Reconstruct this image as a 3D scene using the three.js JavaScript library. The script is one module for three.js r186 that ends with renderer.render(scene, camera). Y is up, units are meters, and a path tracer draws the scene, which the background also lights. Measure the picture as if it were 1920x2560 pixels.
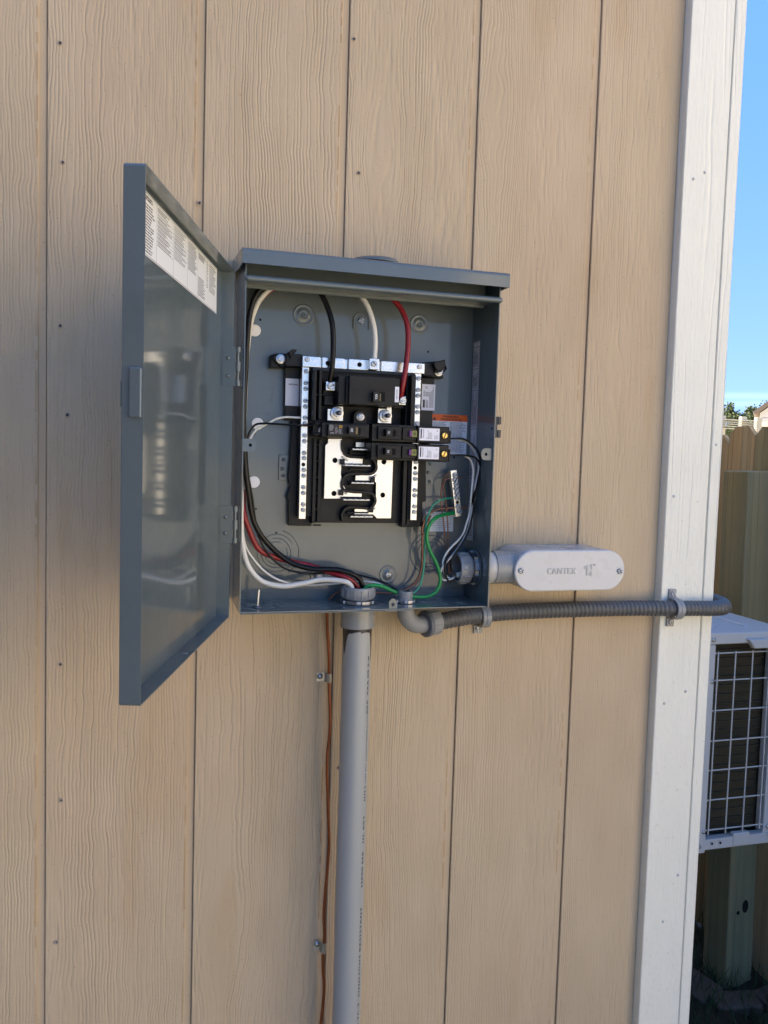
import * as THREE from 'three';
import { RoundedBoxGeometry } from 'three/addons/geometries/RoundedBoxGeometry.js';
import { mergeGeometries } from 'three/addons/utils/BufferGeometryUtils.js';
import { FontLoader } from 'three/addons/loaders/FontLoader.js';
import { TextGeometry } from 'three/addons/geometries/TextGeometry.js';

// ---------------------------------------------------------------- camera, sky, sun, exposure
const scene = new THREE.Scene();
const camera = new THREE.PerspectiveCamera(63.84, 768 / 1024, 0.05, 400);
camera.rotation.order = 'YXZ';
camera.rotation.set(-0.06669, -0.28221, 0.03002);
camera.position.set(-0.2755, 1.5, 1.2015);
scene.add(camera);

const EXPOSURE = 4.45;
const SUN = new THREE.Vector3(-0.55, 0.74, -0.42).normalize();
{
  const w = 2048, h = 1024, d = new Float32Array(w * h * 4), v = new THREE.Vector3();
  for (let j = 0; j < h; j++) for (let i = 0; i < w; i++) {
    const el = ((j + .5) / h - .5) * Math.PI, az = ((i + .5) / w - .5) * 2 * Math.PI;
    v.set(Math.cos(el) * Math.cos(az), Math.sin(el), Math.cos(el) * Math.sin(az));
    const s = Math.max(0, v.y), haze = Math.exp(-s * 5.0), c = Math.max(0, v.dot(SUN));
    const glow = 0.16 * Math.pow(c, 4) + 0.5 * Math.pow(c, 40);
    // two faint high streaks of cirrus, low over the horizon
    const q = az + .89, st = Math.abs(v.y - .075) < .03 && Math.abs(q) < 1.2 ? Math.exp(-q * q * 4) * (.07 * Math.exp(-Math.pow((v.y - .0795 + .008 * q) / .0022, 2)) + .08 * Math.exp(-Math.pow((v.y - .0705 - .01 * q) / .0018, 2))) : 0;
    const o = (j * w + i) * 4;
    d[o] = 0.040 + 0.11 * haze + glow + st; d[o + 1] = 0.110 + 0.125 * haze + glow * .97 + st; d[o + 2] = 0.285 + 0.09 * haze + glow * .9 + st; d[o + 3] = 1;
  }
  const t = new THREE.DataTexture(d, w, h, THREE.RGBAFormat, THREE.FloatType);
  t.mapping = THREE.EquirectangularReflectionMapping; t.magFilter = THREE.LinearFilter; t.minFilter = THREE.LinearFilter; t.needsUpdate = true;
  scene.background = t; scene.environment = t;
}
const sun = new THREE.DirectionalLight(new THREE.Color().setRGB(1, .93, .82), 4.6);
sun.position.copy(SUN).multiplyScalar(30); sun.target.position.set(0, 1, 0);
sun.castShadow = true; sun.shadow.mapSize.set(2048, 2048);
Object.assign(sun.shadow.camera, { left: -15, right: 15, top: 15, bottom: -15, near: 1, far: 80 });
scene.add(sun, sun.target);
const renderer = new THREE.WebGLRenderer({ antialias: true });
renderer.setSize(768, 1024);
renderer.toneMapping = THREE.LinearToneMapping;
renderer.toneMappingExposure = EXPOSURE;
renderer.shadowMap.enabled = true;

// ---------------------------------------------------------------- helpers
let seed = 7; const rnd = () => { seed = (seed * 1664525 + 1013904223) >>> 0; return seed / 4294967296; };
const rr = (a, b) => a + (b - a) * rnd();
const lin = (r, g, b) => new THREE.Color().setRGB(r, g, b);
const hash = (x, y, s) => { let h = Math.imul(x | 0, 374761393) + Math.imul(y | 0, 668265263) + Math.imul(s | 0, 1274126177); h = Math.imul(h ^ (h >>> 13), 1274126177); return ((h ^ (h >>> 16)) >>> 0) / 4294967296; };
function noise(x, y, s = 0) {
  const xi = Math.floor(x), yi = Math.floor(y), fx = x - xi, fy = y - yi, u = fx * fx * (3 - 2 * fx), v = fy * fy * (3 - 2 * fy);
  const a = hash(xi, yi, s), b = hash(xi + 1, yi, s), c = hash(xi, yi + 1, s), d = hash(xi + 1, yi + 1, s);
  return a + (b - a) * u + (c - a) * v + (a - b - c + d) * u * v;
}
const sm = (a, b, x) => { const t = Math.min(1, Math.max(0, (x - a) / (b - a))); return t * t * (3 - 2 * t); };
const names = {};
function numbered(n) { const k = names[n] = (names[n] ?? -1) + 1; return k ? n + '_' + String(k).padStart(3, '0') : n; }
function shade(m) { m.castShadow = true; m.receiveShadow = true; return m; }
function part(name, geo, mat, parent, at) { const m = shade(new THREE.Mesh(geo, mat)); m.name = name; if (at) m.position.set(...at); parent.add(m); return m; }
function thing(name, label, category, group, at = [0, 0, 0]) { const g = new THREE.Group(); g.name = numbered(name); g.userData = { label, category }; if (group) g.userData.group = group; g.position.set(...at); scene.add(g); return g; }
function solo(name, label, category, geo, mat, group) { const m = part(numbered(name), geo, mat, scene); m.userData = { label, category }; if (group) m.userData.group = group; return m; }
function structure(name, geo, mat, parent = scene) { const m = part(numbered(name), geo, mat, parent); m.userData.kind = 'structure'; return m; }
// box between two corners (x and y from a and b, z from z0 to z1), edges rounded by r
function slab(a, b, z0, z1, r = 0.0008) {
  const w = Math.abs(b[0] - a[0]), h = Math.abs(b[1] - a[1]), d = Math.abs(z1 - z0), g = r ? new RoundedBoxGeometry(w, h, d, 1, Math.min(r, w / 2.2, h / 2.2, d / 2.2)) : new THREE.BoxGeometry(w, h, d);
  g.translate((a[0] + b[0]) / 2, (a[1] + b[1]) / 2, (z0 + z1) / 2); return g;
}
function blk(x0, x1, y0, y1, z0, z1, r = 0.0008) { return slab([x0, y0], [x1, y1], z0, z1, r); }
function merged(list) { return mergeGeometries(list.map(g => { const n = g.index ? g.toNonIndexed() : g; for (const k of Object.keys(n.attributes)) if (!['position', 'normal', 'uv'].includes(k)) n.deleteAttribute(k); return n; })); }
// polygon (world x, y) extruded from z0 to z1
function poly(pts, z0, z1, holes = [], bevel = 0.0006) {
  const s = new THREE.Shape(pts.map(p => new THREE.Vector2(p[0], p[1])));
  for (const [x, y, r] of holes) { const p = new THREE.Path(); p.absarc(x, y, r, 0, Math.PI * 2, true); s.holes.push(p); }
  const b = Math.min(bevel, (z1 - z0) / 3);
  const g = new THREE.ExtrudeGeometry(s, { depth: z1 - z0 - 2 * b, bevelEnabled: b > 0, bevelThickness: b, bevelSize: b, bevelOffset: -b, bevelSegments: 1, curveSegments: 10 });
  g.translate(0, 0, z0 + b); return g;
}
function tube(points, r, mat, name, label, category, group, closedEnds = true, perM = 260) {
  const c = new THREE.CatmullRomCurve3(points.map(p => new THREE.Vector3(...p)), false, 'centripetal');
  const n = Math.max(8, Math.round(c.getLength() * perM));
  const g = [new THREE.TubeGeometry(c, n, r, 12, false)];
  for (const t of [0, 1]) { const cap = new THREE.CircleGeometry(r, 12), d = c.getTangent(t).multiplyScalar(t ? 1 : -1), q = new THREE.Quaternion().setFromUnitVectors(new THREE.Vector3(0, 0, 1), d); cap.applyQuaternion(q); const p = c.getPoint(t); cap.translate(p.x, p.y, p.z); g.push(cap); }
  return name ? solo(name, label, category, merged(g), mat, group) : merged(g);
}
function lathe(pairs, seg = 24) { return new THREE.LatheGeometry(pairs.map(p => new THREE.Vector2(Math.max(p[0], 1e-5), p[1])), seg); }
// screw heads built round +z, sitting on z = 0
function sector(r, a0, a1, gap) {
  const s = new THREE.Shape(), mid = (a0 + a1) / 2, ox = Math.cos(mid) * gap / Math.sin((a1 - a0) / 2), oy = Math.sin(mid) * gap / Math.sin((a1 - a0) / 2);
  s.moveTo(ox, oy); const n = 8, da = Math.asin(gap / r);
  for (let i = 0; i <= n; i++) { const a = a0 + da + (a1 - a0 - 2 * da) * i / n; s.lineTo(Math.cos(a) * r, Math.sin(a) * r); }
  return s;
}
function slotHead(r, h) {
  const base = lathe([[0, 0], [r * 1.0, 0], [r * 1.0, h * .35], [0, h * .35]].map(p => p), 16); base.rotateX(Math.PI / 2);
  const halves = [0, Math.PI].map(a => { const g = new THREE.ExtrudeGeometry(sector(r, a, a + Math.PI, r * .15), { depth: h * .55, bevelEnabled: true, bevelThickness: h * .12, bevelSize: r * .12, bevelOffset: -r * .12, bevelSegments: 1 }); g.translate(0, 0, h * .3); return g; });
  return merged([base, ...halves]);
}
function crossHead(r, h) {
  const base = lathe([[0, 0], [r, 0], [r, h * .3], [0, h * .3]], 16); base.rotateX(Math.PI / 2);
  const q = [0, 1, 2, 3].map(i => { const g = new THREE.ExtrudeGeometry(sector(r, i * Math.PI / 2, (i + 1) * Math.PI / 2, r * .13), { depth: h * .5, bevelEnabled: true, bevelThickness: h * .2, bevelSize: r * .2, bevelOffset: -r * .2, bevelSegments: 1 }); g.translate(0, 0, h * .25); return g; });
  return merged([base, ...q]);
}
function hexHead(r, h) {
  const flange = lathe([[0, 0], [r * 1.25, 0], [r * 1.25, h * .25], [0, h * .25]], 18); flange.rotateX(Math.PI / 2);
  const hex = new THREE.CylinderGeometry(r, r, h * .7, 6); hex.rotateX(Math.PI / 2); hex.translate(0, 0, h * .5);
  const top = slotHead(r * .8, h * .3); top.translate(0, 0, h * .84);
  return merged([flange, hex, top]);
}
const DOME = lathe([[0, .6], [.35, .56], [.7, .38], [.92, .16], [1, 0], [0, 0]], 20); DOME.rotateX(Math.PI / 2);
const SLOT = slotHead(1, .9), CROSS = crossHead(1, .7), HEX = hexHead(1, 1.1);
function screw(name, geo, mat, parent, at, r, spin = 0, dir = 'z') {
  const m = part(name, geo, mat, parent, at); m.scale.setScalar(r);
  if (dir === 'x') { m.rotation.set(0, Math.PI / 2, 0); } else if (dir === '-x') m.rotation.set(0, -Math.PI / 2, 0); else m.rotation.z = spin;
  return m;
}
function dataTex(n, m, f, srgb, repeat) {
  const d = new Uint8Array(n * m * 4);
  for (let j = 0; j < m; j++) for (let i = 0; i < n; i++) { const c = f((i + .5) / n, (j + .5) / m), o = (j * n + i) * 4; d[o] = c[0]; d[o + 1] = c[1]; d[o + 2] = c[2]; d[o + 3] = 255; }
  const t = new THREE.DataTexture(d, n, m); if (srgb) t.colorSpace = THREE.SRGBColorSpace; t.magFilter = THREE.LinearFilter; t.minFilter = THREE.LinearMipmapLinearFilter; t.generateMipmaps = true;
  if (repeat) t.wrapS = t.wrapT = THREE.RepeatWrapping; t.needsUpdate = true; return t;
}
function canvasTex(w, h, draw) {
  const c = document.createElement('canvas'); c.width = w; c.height = h; const g = c.getContext('2d'); draw(g, w, h);
  const t = new THREE.CanvasTexture(c); t.colorSpace = THREE.SRGBColorSpace; t.anisotropy = 8; return t;
}
function fine(g, x, y, w, h, n, size, ink = '#333', ragged = .35) {     // lines of small print
  g.fillStyle = ink; const step = h / n;
  for (let i = 0; i < n; i++) { let px = x; const end = x + w * (1 - ragged * rnd()); while (px < end) { const l = Math.min(end - px, size * rr(1.2, 4.5)); g.fillRect(px, y + i * step, l, size * .62); px += l + size * .5; } }
}

// ---------------------------------------------------------------- materials
const M = (o) => new THREE.MeshPhysicalMaterial(o);
const grime = dataTex(512, 512, (u, v) => { const n = .5 * noise(u * 7, v * 7, 3) + .3 * noise(u * 31, v * 31, 4) + .2 * noise(u * 120, v * 120, 5); const k = 105 + 90 * n; return [k, k, k]; }, false, true);
const orangePeel = dataTex(512, 512, (u, v) => { const k = 128 + 60 * (noise(u * 90, v * 90, 8) - .5) + 40 * (noise(u * 38, v * 38, 9) - .5); return [k, k, k]; }, false, true);
const paintTex = canvasTex(512, 512, (g, w, h) => { g.fillStyle = '#f4f4f4'; g.fillRect(0, 0, w, h); for (let i = 0; i < 2600; i++) { g.fillStyle = rnd() < .5 ? `rgba(255,255,250,${rr(.05, .3)})` : `rgba(150,150,145,${rr(.05, .25)})`; const r = rr(.4, 1.8); g.fillRect(rnd() * w, rnd() * h, r, r); } for (let i = 0; i < 40; i++) { g.strokeStyle = `rgba(255,255,255,${rr(.05, .3)})`; g.lineWidth = rr(.4, 1); const x = rnd() * w, y = rnd() * h, a = rnd() * 6.3, l = rr(5, 40); g.beginPath(); g.moveTo(x, y); g.lineTo(x + Math.cos(a) * l, y + Math.sin(a) * l); g.stroke(); } for (let i = 0; i < 60; i++) { g.fillStyle = `rgba(205,200,185,${rr(.03, .09)})`; g.beginPath(); g.ellipse(rnd() * w, rnd() * h, rr(6, 40), rr(4, 22), rnd() * 3, 0, 7); g.fill(); } });
paintTex.wrapS = paintTex.wrapT = THREE.RepeatWrapping; paintTex.repeat.set(2, 2);
const scuffTex = paintTex.clone(); scuffTex.repeat.set(5, 5);
function enamel(rough, coat, coatR) { return M({ color: lin(.106, .136, .145), map: paintTex, roughness: rough, clearcoat: coat, clearcoatRoughness: coatR, roughnessMap: grime, bumpMap: orangePeel, bumpScale: .00005 }); }
const matBox = enamel(.8, .85, .09), matDoor = enamel(.7, .9, .08);
const matPlastic = M({ color: lin(.007, .0072, .0085), roughness: .7, roughnessMap: grime, specularIntensity: .55 });
const matBreaker = M({ color: lin(.012, .0118, .0112), roughness: .8, roughnessMap: grime, specularIntensity: .55 });
const matHandle = M({ color: lin(.004, .004, .005), roughness: .45, specularIntensity: .5 });
const matZinc = M({ color: lin(.72, .71, .68), metalness: 1, roughness: .42, roughnessMap: grime });
const matPlate = M({ color: lin(.72, .70, .65), metalness: 1, roughness: .5, roughnessMap: grime });
const matSteel = M({ color: lin(.45, .46, .48), metalness: 1, roughness: .3 });
const matScrew = M({ color: lin(.27, .30, .35), metalness: 1, roughness: .32 });
const matBrass = M({ color: lin(.75, .5, .16), metalness: 1, roughness: .3 });
const matCopper = M({ color: lin(.33, .12, .06), metalness: 1, roughness: .36 });
const matBare = M({ color: lin(.3, .15, .10), metalness: 1, roughness: .45 });
const matVoid = M({ color: lin(.004, .004, .004), roughness: 1 });
const matBlackW = M({ color: lin(.004, .004, .0045), roughness: .32, specularIntensity: .6 }), matWhiteW = M({ color: lin(.74, .72, .66), roughness: .4 }), matRedW = M({ color: lin(.24, .008, .012), roughness: .35 });
const matGreyW = M({ color: lin(.52, .52, .52), roughness: .45 }), matGreenW = M({ color: lin(.01, .26, .06), roughness: .35 }), matPaleGreenW = M({ color: lin(.05, .34, .2), roughness: .4 });
const matPVC = M({ color: lin(.30, .31, .315), roughness: .42, map: scuffTex, roughnessMap: grime }), matFlex = M({ color: lin(.085, .088, .092), roughness: .42 }), matFit = M({ color: lin(.27, .275, .28), roughness: .5 }), matSeal = M({ color: lin(.13, .14, .16), roughness: .5 });
const matBody = M({ color: lin(.5, .5, .495), map: scuffTex, roughness: .5, roughnessMap: grime });
const matUnit = M({ color: lin(.56, .57, .57), roughness: .45 });

// ---------------------------------------------------------------- ground
const groundTex = dataTex(1024, 1024, (u, v) => { const n = .5 * noise(u * 24, v * 24, 11) + .3 * noise(u * 90, v * 90, 12) + .2 * noise(u * 400, v * 400, 13); return [130 + 90 * n, 120 + 82 * n, 98 + 68 * n]; }, true, true);
groundTex.repeat.set(40, 40);
{ const g = new THREE.PlaneGeometry(300, 300, 1, 1); g.rotateX(-Math.PI / 2); structure('ground', g, M({ map: groundTex, roughness: 1 })); }
{ // soil and roots close to the fence
  const g = new THREE.PlaneGeometry(1.1, 6, 44, 200); g.rotateX(-Math.PI / 2); const p = g.attributes.position;
  for (let i = 0; i < p.count; i++) p.setY(i, .006 + .03 * noise(p.getX(i) * 9, p.getZ(i) * 9, 41) + .012 * noise(p.getX(i) * 40, p.getZ(i) * 40, 42) - .02 * Math.pow(Math.abs(p.getX(i)) / .55, 6));
  g.translate(1.22, 0, -2.2); g.computeVertexNormals();
  structure('soil_strip', g, M({ color: lin(.035, .027, .019), roughness: 1, roughnessMap: grime }));
}

// ---------------------------------------------------------------- house: boards, corner, walls, roof
const G = 0.2032, WX0 = -0.85, WX1 = 0.65, WY0 = 0.35, WY1 = 2.4;
const LX = (x) => { // knots: local squeeze of the grain
  return x; };
const KNOTS = [[-.155, .80, .026], [.052, 1.94, .02], [.235, 2.03, .024], [.31, .72, .02], [.46, 1.62, .016], [-.36, 2.2, .022]];
function grain(x, y) {
  const b = Math.floor(x / G), ox = b * 3.17;
  let w = (noise(x * 8 + ox, y * .9, 21) - .5) * .045 + (noise(x * 24 + ox, y * 6, 22) - .5) * .007 + (noise(x * 34 + 9, y * 30, 23) - .5) * .0042 + (noise(x * 90, y * 75, 28) - .5) * .0014;
  for (const [kx, ky, kr] of KNOTS) { const dx = x - kx, dy = (y - ky) * .36, d2 = dx * dx + dy * dy; if (d2 < .02) w -= dx * .85 * Math.exp(-d2 / (kr * kr * 2.4)); }
  const R = (x + w) / .0044 + 5 * noise(x * 4 + ox, y * .35, 24), k = Math.floor(R), ph = R - k;
  const str = hash(k, b, 31), brk = sm(.18, .5, noise(k * 7.3, y * 9, 32)), band = sm(.34, .62, noise(x * 19 + ox, y * .7, 25)), fineBand = sm(.3, .6, noise(x * 13 + ox + 40, y * 1.1, 35));
  const line = Math.max(0, 1 - Math.abs(ph - .3) / (ph < .3 ? .22 : .42));
  let h = -Math.pow(line, 1.2) * (.3 + .6 * str) * brk * (.3 + .7 * band) * (.7 + .5 * hash(b, 3, 8));
  h -= .75 * Math.pow(noise((x + w * .6) * 300, y * 38, 26), 2.4) * (.25 + .75 * fineBand) * (1 - .6 * band);
  h += .16 * (noise(x * 45, y * 16, 27) - .5) + .07 * (noise(x * 420, y * 260, 29) - .5);
  return h;
}
const sidingBump = dataTex(2048, 2048, (u, v) => { const k = Math.max(0, Math.min(255, 205 + 150 * grain(WX0 + u * (WX1 - WX0), WY0 + v * (WY1 - WY0)))); return [k, k, k]; }, false, true);
const sidingColor = dataTex(1024, 2048, (u, v) => {
  const x = WX0 + u * (WX1 - WX0), y = WY0 + v * (WY1 - WY0); let r = 196, g = 174, b = 142;
  const m = (noise(x * 5, y * 4, 51) - .5) * 9 + (noise(x * 40, y * 14, 52) - .5) * 7; r += m; g += m; b += m;
  const pk = sm(.55, .8, noise(x * 6 + 3, y * 3.5, 53)); g -= 1.5 * pk; b -= 1 * pk;
  const fx = x / G - Math.floor(x / G), edge = (fx * G - (G - .0128)) / .0016;            // raw ochre arris beside the groove
  if (Math.abs(edge) < 1) { const k = (.25 + .75 * sm(.3, .7, noise(y * 16, x, 54))) * (1 - Math.abs(edge)) * sm(.25, .5, noise(y * 90, x * 3, 55)); r += (176 - r) * k; g += (140 - g) * k; b += (98 - b) * k; }
  const st = sm(.66, .9, noise(x * 34, y * 5, 57)) * sm(.45, .7, noise(x * 5, y * 3, 58)) * .18; r += (176 - r) * st; g += (140 - g) * st; b += (96 - b) * st;
  const spk = noise(x * 800, y * 700, 59); if (spk > .965) { r -= 26; g -= 26; b -= 24; }
  return [r, g, b];
}, true, true);
const matSiding = M({ map: sidingColor, bumpMap: sidingBump, bumpScale: .0020, roughness: .72 });
const matSmooth = M({ map: sidingColor, roughness: .72 });
function wallUV(g) { const p = g.attributes.position, uv = g.attributes.uv; for (let i = 0; i < p.count; i++) uv.setXY(i, (p.getX(i) - WX0) / (WX1 - WX0), (p.getY(i) - WY0) / (WY1 - WY0)); return g; }
const whiteBump = dataTex(512, 2048, (u, v) => { const x = u * .12, y = v * 2; const w = (noise(x * 25, y * 2, 61) - .5) * .02 + (noise(x * 60, y * 14, 62) - .5) * .004; const R = (x + w) / .0075, k = Math.floor(R), ph = R - k; let h = -Math.max(0, 1 - Math.abs(ph - .3) / .3) * Math.pow(hash(k, 5, 6), 1.5) * sm(.35, .7, noise(k * 3.1, y * 5, 63)) * (y > .95 ? 1 : .45); h += .25 * (noise(x * 300, y * 60, 64) - .5) + .3 * (noise(x * 160, y * 150, 65) - .5) * (y < 1 ? 1.3 : .6); const c = Math.max(0, Math.min(255, 190 + 90 * h)); return [c, c, c]; }, false, true);
const whiteColor = dataTex(256, 2048, (u, v) => { const x = u * .12, y = v * 2; let k = 0; const n = noise(x * 400, y * 120, 66); if (n > .93 && y < 1.3) k = (n - .93) * 6; const t = 4 * (noise(x * 60, y * 20, 67) - .5); return [240 + t - 70 * k, 237 + t - 78 * k, 222 + t - 90 * k]; }, true, true);
const matWhite = M({ map: whiteColor, bumpMap: whiteBump, bumpScale: .0026, roughness: .55 });
function trimUV(g, x0) { const p = g.attributes.position, uv = g.attributes.uv, n = g.attributes.normal; for (let i = 0; i < p.count; i++) { const a = Math.abs(n.getX(i)) > .7 ? p.getZ(i) : p.getX(i); uv.setXY(i, (a - x0) / .12, (p.getY(i) - .4) / 2); } return g; }

const house = thing('house', 'tan grooved wood-grain siding wall with a white corner board, behind the panel', 'house');
const HB = 0.12, HT = 3.25;
for (let k = -12; k <= 2; k++) {
  const x0 = k * G, x1 = k === 2 ? .556 : (k + 1) * G - .0105;
  const b = part('siding_board', wallUV(blk(x0, x1, HB, HT, -.0075, 0, .0012)), matSiding, house);
  if (k < 2) part('groove_strip', wallUV(blk((k + 1) * G - .0105, (k + 1) * G - .0012, HB, HT, -.0075, -.0036, 0)), matSmooth, b);
}
part('sheathing', wallUV(blk(-12 * G, .635, HB, HT, -.05, -.0078, 0)), matSmooth, house);
const corner = part('corner_board', trimUV(blk(.5565, .6385, HB, HT + .02, -.012, .017, .0018), .55), matWhite, house);
part('edge_board', trimUV(blk(.6390, .6605, HB, HT + .02, -.09, .0176, .0018), .45), matWhite, corner);
part('side_wall', wallUV(blk(.62, .6405, HB, HT, -6, -.091, 0)), matSiding, house);
part('foundation', blk(-12 * G - .0, .62, 0, HB, -6, -.03, 0), M({ color: lin(.3, .29, .28), roughness: .95 }), house);
part('far_wall', blk(-12 * G - .02, -12 * G - .001, HB, HT, -6, 0, 0), matSiding, house);
part('rear_wall', blk(-12 * G, .62, HB, HT, -6.02, -6.001, 0), matSiding, house);
{ const s = new THREE.Shape([[-12 * G - .25, HT + .022], [.86, HT + .022], [-.95, HT + .4]].map(q => new THREE.Vector2(...q))); const g = new THREE.ExtrudeGeometry(s, { depth: 6.3, bevelEnabled: false }); g.translate(0, 0, -6.2); part('roof', g, M({ color: lin(.09, .085, .08), roughness: .95 }), house); }
// nail holes and nail heads in the boards
const matHole = M({ color: lin(.05, .035, .025), roughness: 1 }), matNail = M({ color: lin(.40, .33, .27), roughness: .6 });
{
  const ring = new THREE.TorusGeometry(.0024, .0008, 6, 14), hole = new THREE.CircleGeometry(.0019, 12);
  for (const p of [[-0.3914,2.0313,0],[-0.3875,1.8782,0],[-0.2091,1.8455,0],[-0.3898,1.6633,0],[-0.3803,1.544,0],[-0.3882,1.1997,0],[-0.3865,1.0065,0],[-0.3911,0.8,0],[0.0057,2.1018,0],[0.0183,1.9141,0],[-0.0184,1.5269,0],[0.0122,1.0219,0],[-0.3863,1.0054,0],[-0.3928,0.7999,0]]) { const n = part('nail_hole', hole, matHole, house, [p[0], p[1], .0006]); const q = part('nail_dent', ring, matNail, n, [.0004, .0003, .0002]); q.rotation.z = p[1] * 40; }
}
{ const hd = DOME; for (const p of [[0.5713,1.4492,0.0172],[0.6152,1.115,0.0172],[0.5742,1.0965,0.0172],[0.595,0.7088,0.0172],[0.5973,1.9802,0.0172],[0.5762,1.9675,0.0172],[0.6483,1.5375,0.0172],[0.6205,0.7892,0.0172]]) { const n = part('nail', hd, M({ color: lin(.55, .55, .54), roughness: .5 }), corner, p); n.scale.setScalar(.0026); } }

// ---------------------------------------------------------------- panel enclosure
const XL = -0.155, XR = 0.2041, ZF = 0.108, ZB = 0.0116, YB = 1.2863, YT = 1.758, T = .0015;
const panel = thing('electrical_panel', 'grey steel outdoor breaker panel with its door swung open, on tan siding', 'breaker panel');
const shell = part('enclosure', merged([
  blk(XL, XR, YB, YT, ZB - T, ZB, 0), blk(XL, XL + T, YB, YT, ZB, ZF, 0), blk(XR - T, XR, YB, YT, ZB, ZF, 0), blk(XL + T, XR - T, YT - T, YT, ZB, ZF, 0),
  blk(XL + T, .0855, YB, YB + T, ZB, ZF, 0), blk(.0860, XR - T, YB, YB + T, ZB, ZF - .0035, 0), blk(XL + T, XR - T, YB + T, YB + .0135, ZB, ZB + T, 0)]), matBox, panel);
part('bottom_flange', blk(XL + .001, .0845, YB - .0016, YB - .0002, ZF - .012, ZF + .0015, .0004), matBox, shell);
part('front_strip', blk(XL + .002, XR - .008, 1.7215, 1.7565, ZF - .040, ZF - .0385, 0), matBox, panel); part('drip_ledge', blk(XL + .002, XR - .002, 1.7255, 1.7270, ZF - .0384, ZF + .001, 0), matBox, panel);
{ // rolled drip rail
  const a = [-.1563, 1.7262, .1105], g = new THREE.CapsuleGeometry(.0052, .3525, 5, 14); g.rotateZ(Math.PI / 2); g.scale(1, .85, .85); g.translate(.025, a[1], a[2]); part('drip_rail', g, matBox, panel);
}
{ // hood
  const s = new THREE.Shape(); s.moveTo(.002, 1.772); s.lineTo(.1155, 1.7632); s.quadraticCurveTo(.1226, 1.7626, .1226, 1.758); s.lineTo(.1226, 1.7425); s.lineTo(.1211, 1.7425); s.lineTo(.1211, 1.7575); s.lineTo(.1155, 1.7612); s.lineTo(.002, 1.7702); s.closePath();
  const g = new THREE.ExtrudeGeometry(s, { depth: .3718, bevelEnabled: false, curveSegments: 6 }); g.rotateY(-Math.PI / 2); g.translate(.2110, 0, 0);
  // shape x becomes world z
  const hood = part('hood', g, matBox, panel);
  for (const x of [-.1610, .2095]) { const e = new THREE.Shape([[.002, 1.7702], [.1208, 1.7600], [.1208, 1.7428], [.09, 1.7428], [.002, 1.752]].map(q => new THREE.Vector2(...q))); const eg = new THREE.ExtrudeGeometry(e, { depth: .0015, bevelEnabled: false }); eg.rotateY(-Math.PI / 2); eg.translate(x + .0015, 0, 0); part('hood_end', eg, matBox, hood); }
  const plate = lathe([[0, 0], [.036, 0], [.036, .004], [.033, .0075], [0, .0085]], 36); plate.translate(.031, 1.768, .06); part('hub_plate', plate, matBox, hood);
}
// embossed and punched details of the back sheet
function dimple(p, r) { const g = lathe([[0, .0008], [r * .42, .0008], [r * .48, .0016], [r * .6, .0004], [r * .9, .0002], [r, .0014], [r * 1.1, 0]], 28); g.rotateX(Math.PI / 2); return part('dimple', g, matBox, shell, [p[0], p[1], ZB]); }
const dim1 = dimple([-0.0603,1.7011,0.0116], .0145), dim2 = dimple([0.1157,1.7006,0.0116], .0135);
const holeG = new THREE.TorusGeometry(.0024, .0009, 6, 16);
for (const p of [[-0.0603,1.7011,0.0116],[0.1157,1.7006,0.0116]]) part('knurl', holeG, matBox, shell, [p[0], p[1], ZB + .0012]);
{ const p = [0.026,1.6993,0.0116], g = new THREE.TorusGeometry(.0115, .0016, 8, 24, Math.PI); part('keyhole_boss', merged([g, new THREE.CylinderGeometry(.0016, .0016, .012, 8).translate(.0115, -.006, 0), new THREE.CylinderGeometry(.0016, .0016, .012, 8).translate(-.0115, -.006, 0)]), matBox, shell, [p[0], p[1], ZB]); screw('mounting_screw', CROSS, matSteel, shell, [p[0], p[1], ZB + .0005], .005, .4); }
for (const p of [[0.0784,1.3223,0.0116],[-0.0282,1.3222,0.0116]]) { dimple(p, .0125); screw('mounting_screw', CROSS, matSteel, shell, [p[0], p[1], ZB + .0012], .0045, .2); }
function ringG(r, w, arc = Math.PI * 2, st = 0) { const g = new THREE.TorusGeometry(r, w, 6, 48, arc); g.rotateZ(st); return g; }
for (const [p, flip] of [[[-0.0924,1.3556,0.0116], 1], [[0.1472,1.3547,0.0116], -1]]) { const k = part('knockout', merged([ringG(.0165, .0007, 5.6, 1), ringG(.0215, .0008, 5.7, 2.2), ringG(.0275, .0007, 5.5, .3), ringG(.0335, .0008, 2.3, flip > 0 ? -1.2 : 2.2), ringG(.0335, .0007, 1.2, 3.6)]), matBox, shell, [p[0], p[1], ZB + .0001]); k.rotation.z = flip * .2; }
for (const p of [[-0.1223,1.6896,0.0116],[-0.0932,1.3854,0.0116],[-0.0227,1.2953,0.0116],[-0.1226,1.6898,0.0116],[0.1792,1.5028,0.0116],[-0.1232,1.4199,0.0116],[-0.1276,1.528,0.0116],[0.1314,1.6607,0.0116]]) part('pin_hole', new THREE.CircleGeometry(.0016, 10), matVoid, shell, [p[0], p[1], ZB + .0003]);
// knockouts of the floor
for (const [u, v, r] of [[-.137, .042, .011], [-.137, .082, .011], [-.107, .035, .007], [-.094, .062, .0065], [-.104, .087, .0075], [-.075, .033, .007], [-.064, .084, .0085], [-.047, .04, .011], [-.037, .082, .011], [.118, .05, .010], [.150, .045, .0065], [.146, .075, .007], [.172, .078, .007]]) { const g = ringG(r, .0006, 5.4, r * 900); g.rotateX(Math.PI / 2); part('floor_knockout', g, matBox, shell, [u, YB + T + .0001, v]); }
{ const g = merged([ringG(.031, .0006), ringG(.037, .0006)]); g.rotateX(Math.PI / 2); part('floor_knockout', g, matBox, shell, [.0206, YB + T + .0001, .058]); }
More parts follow.
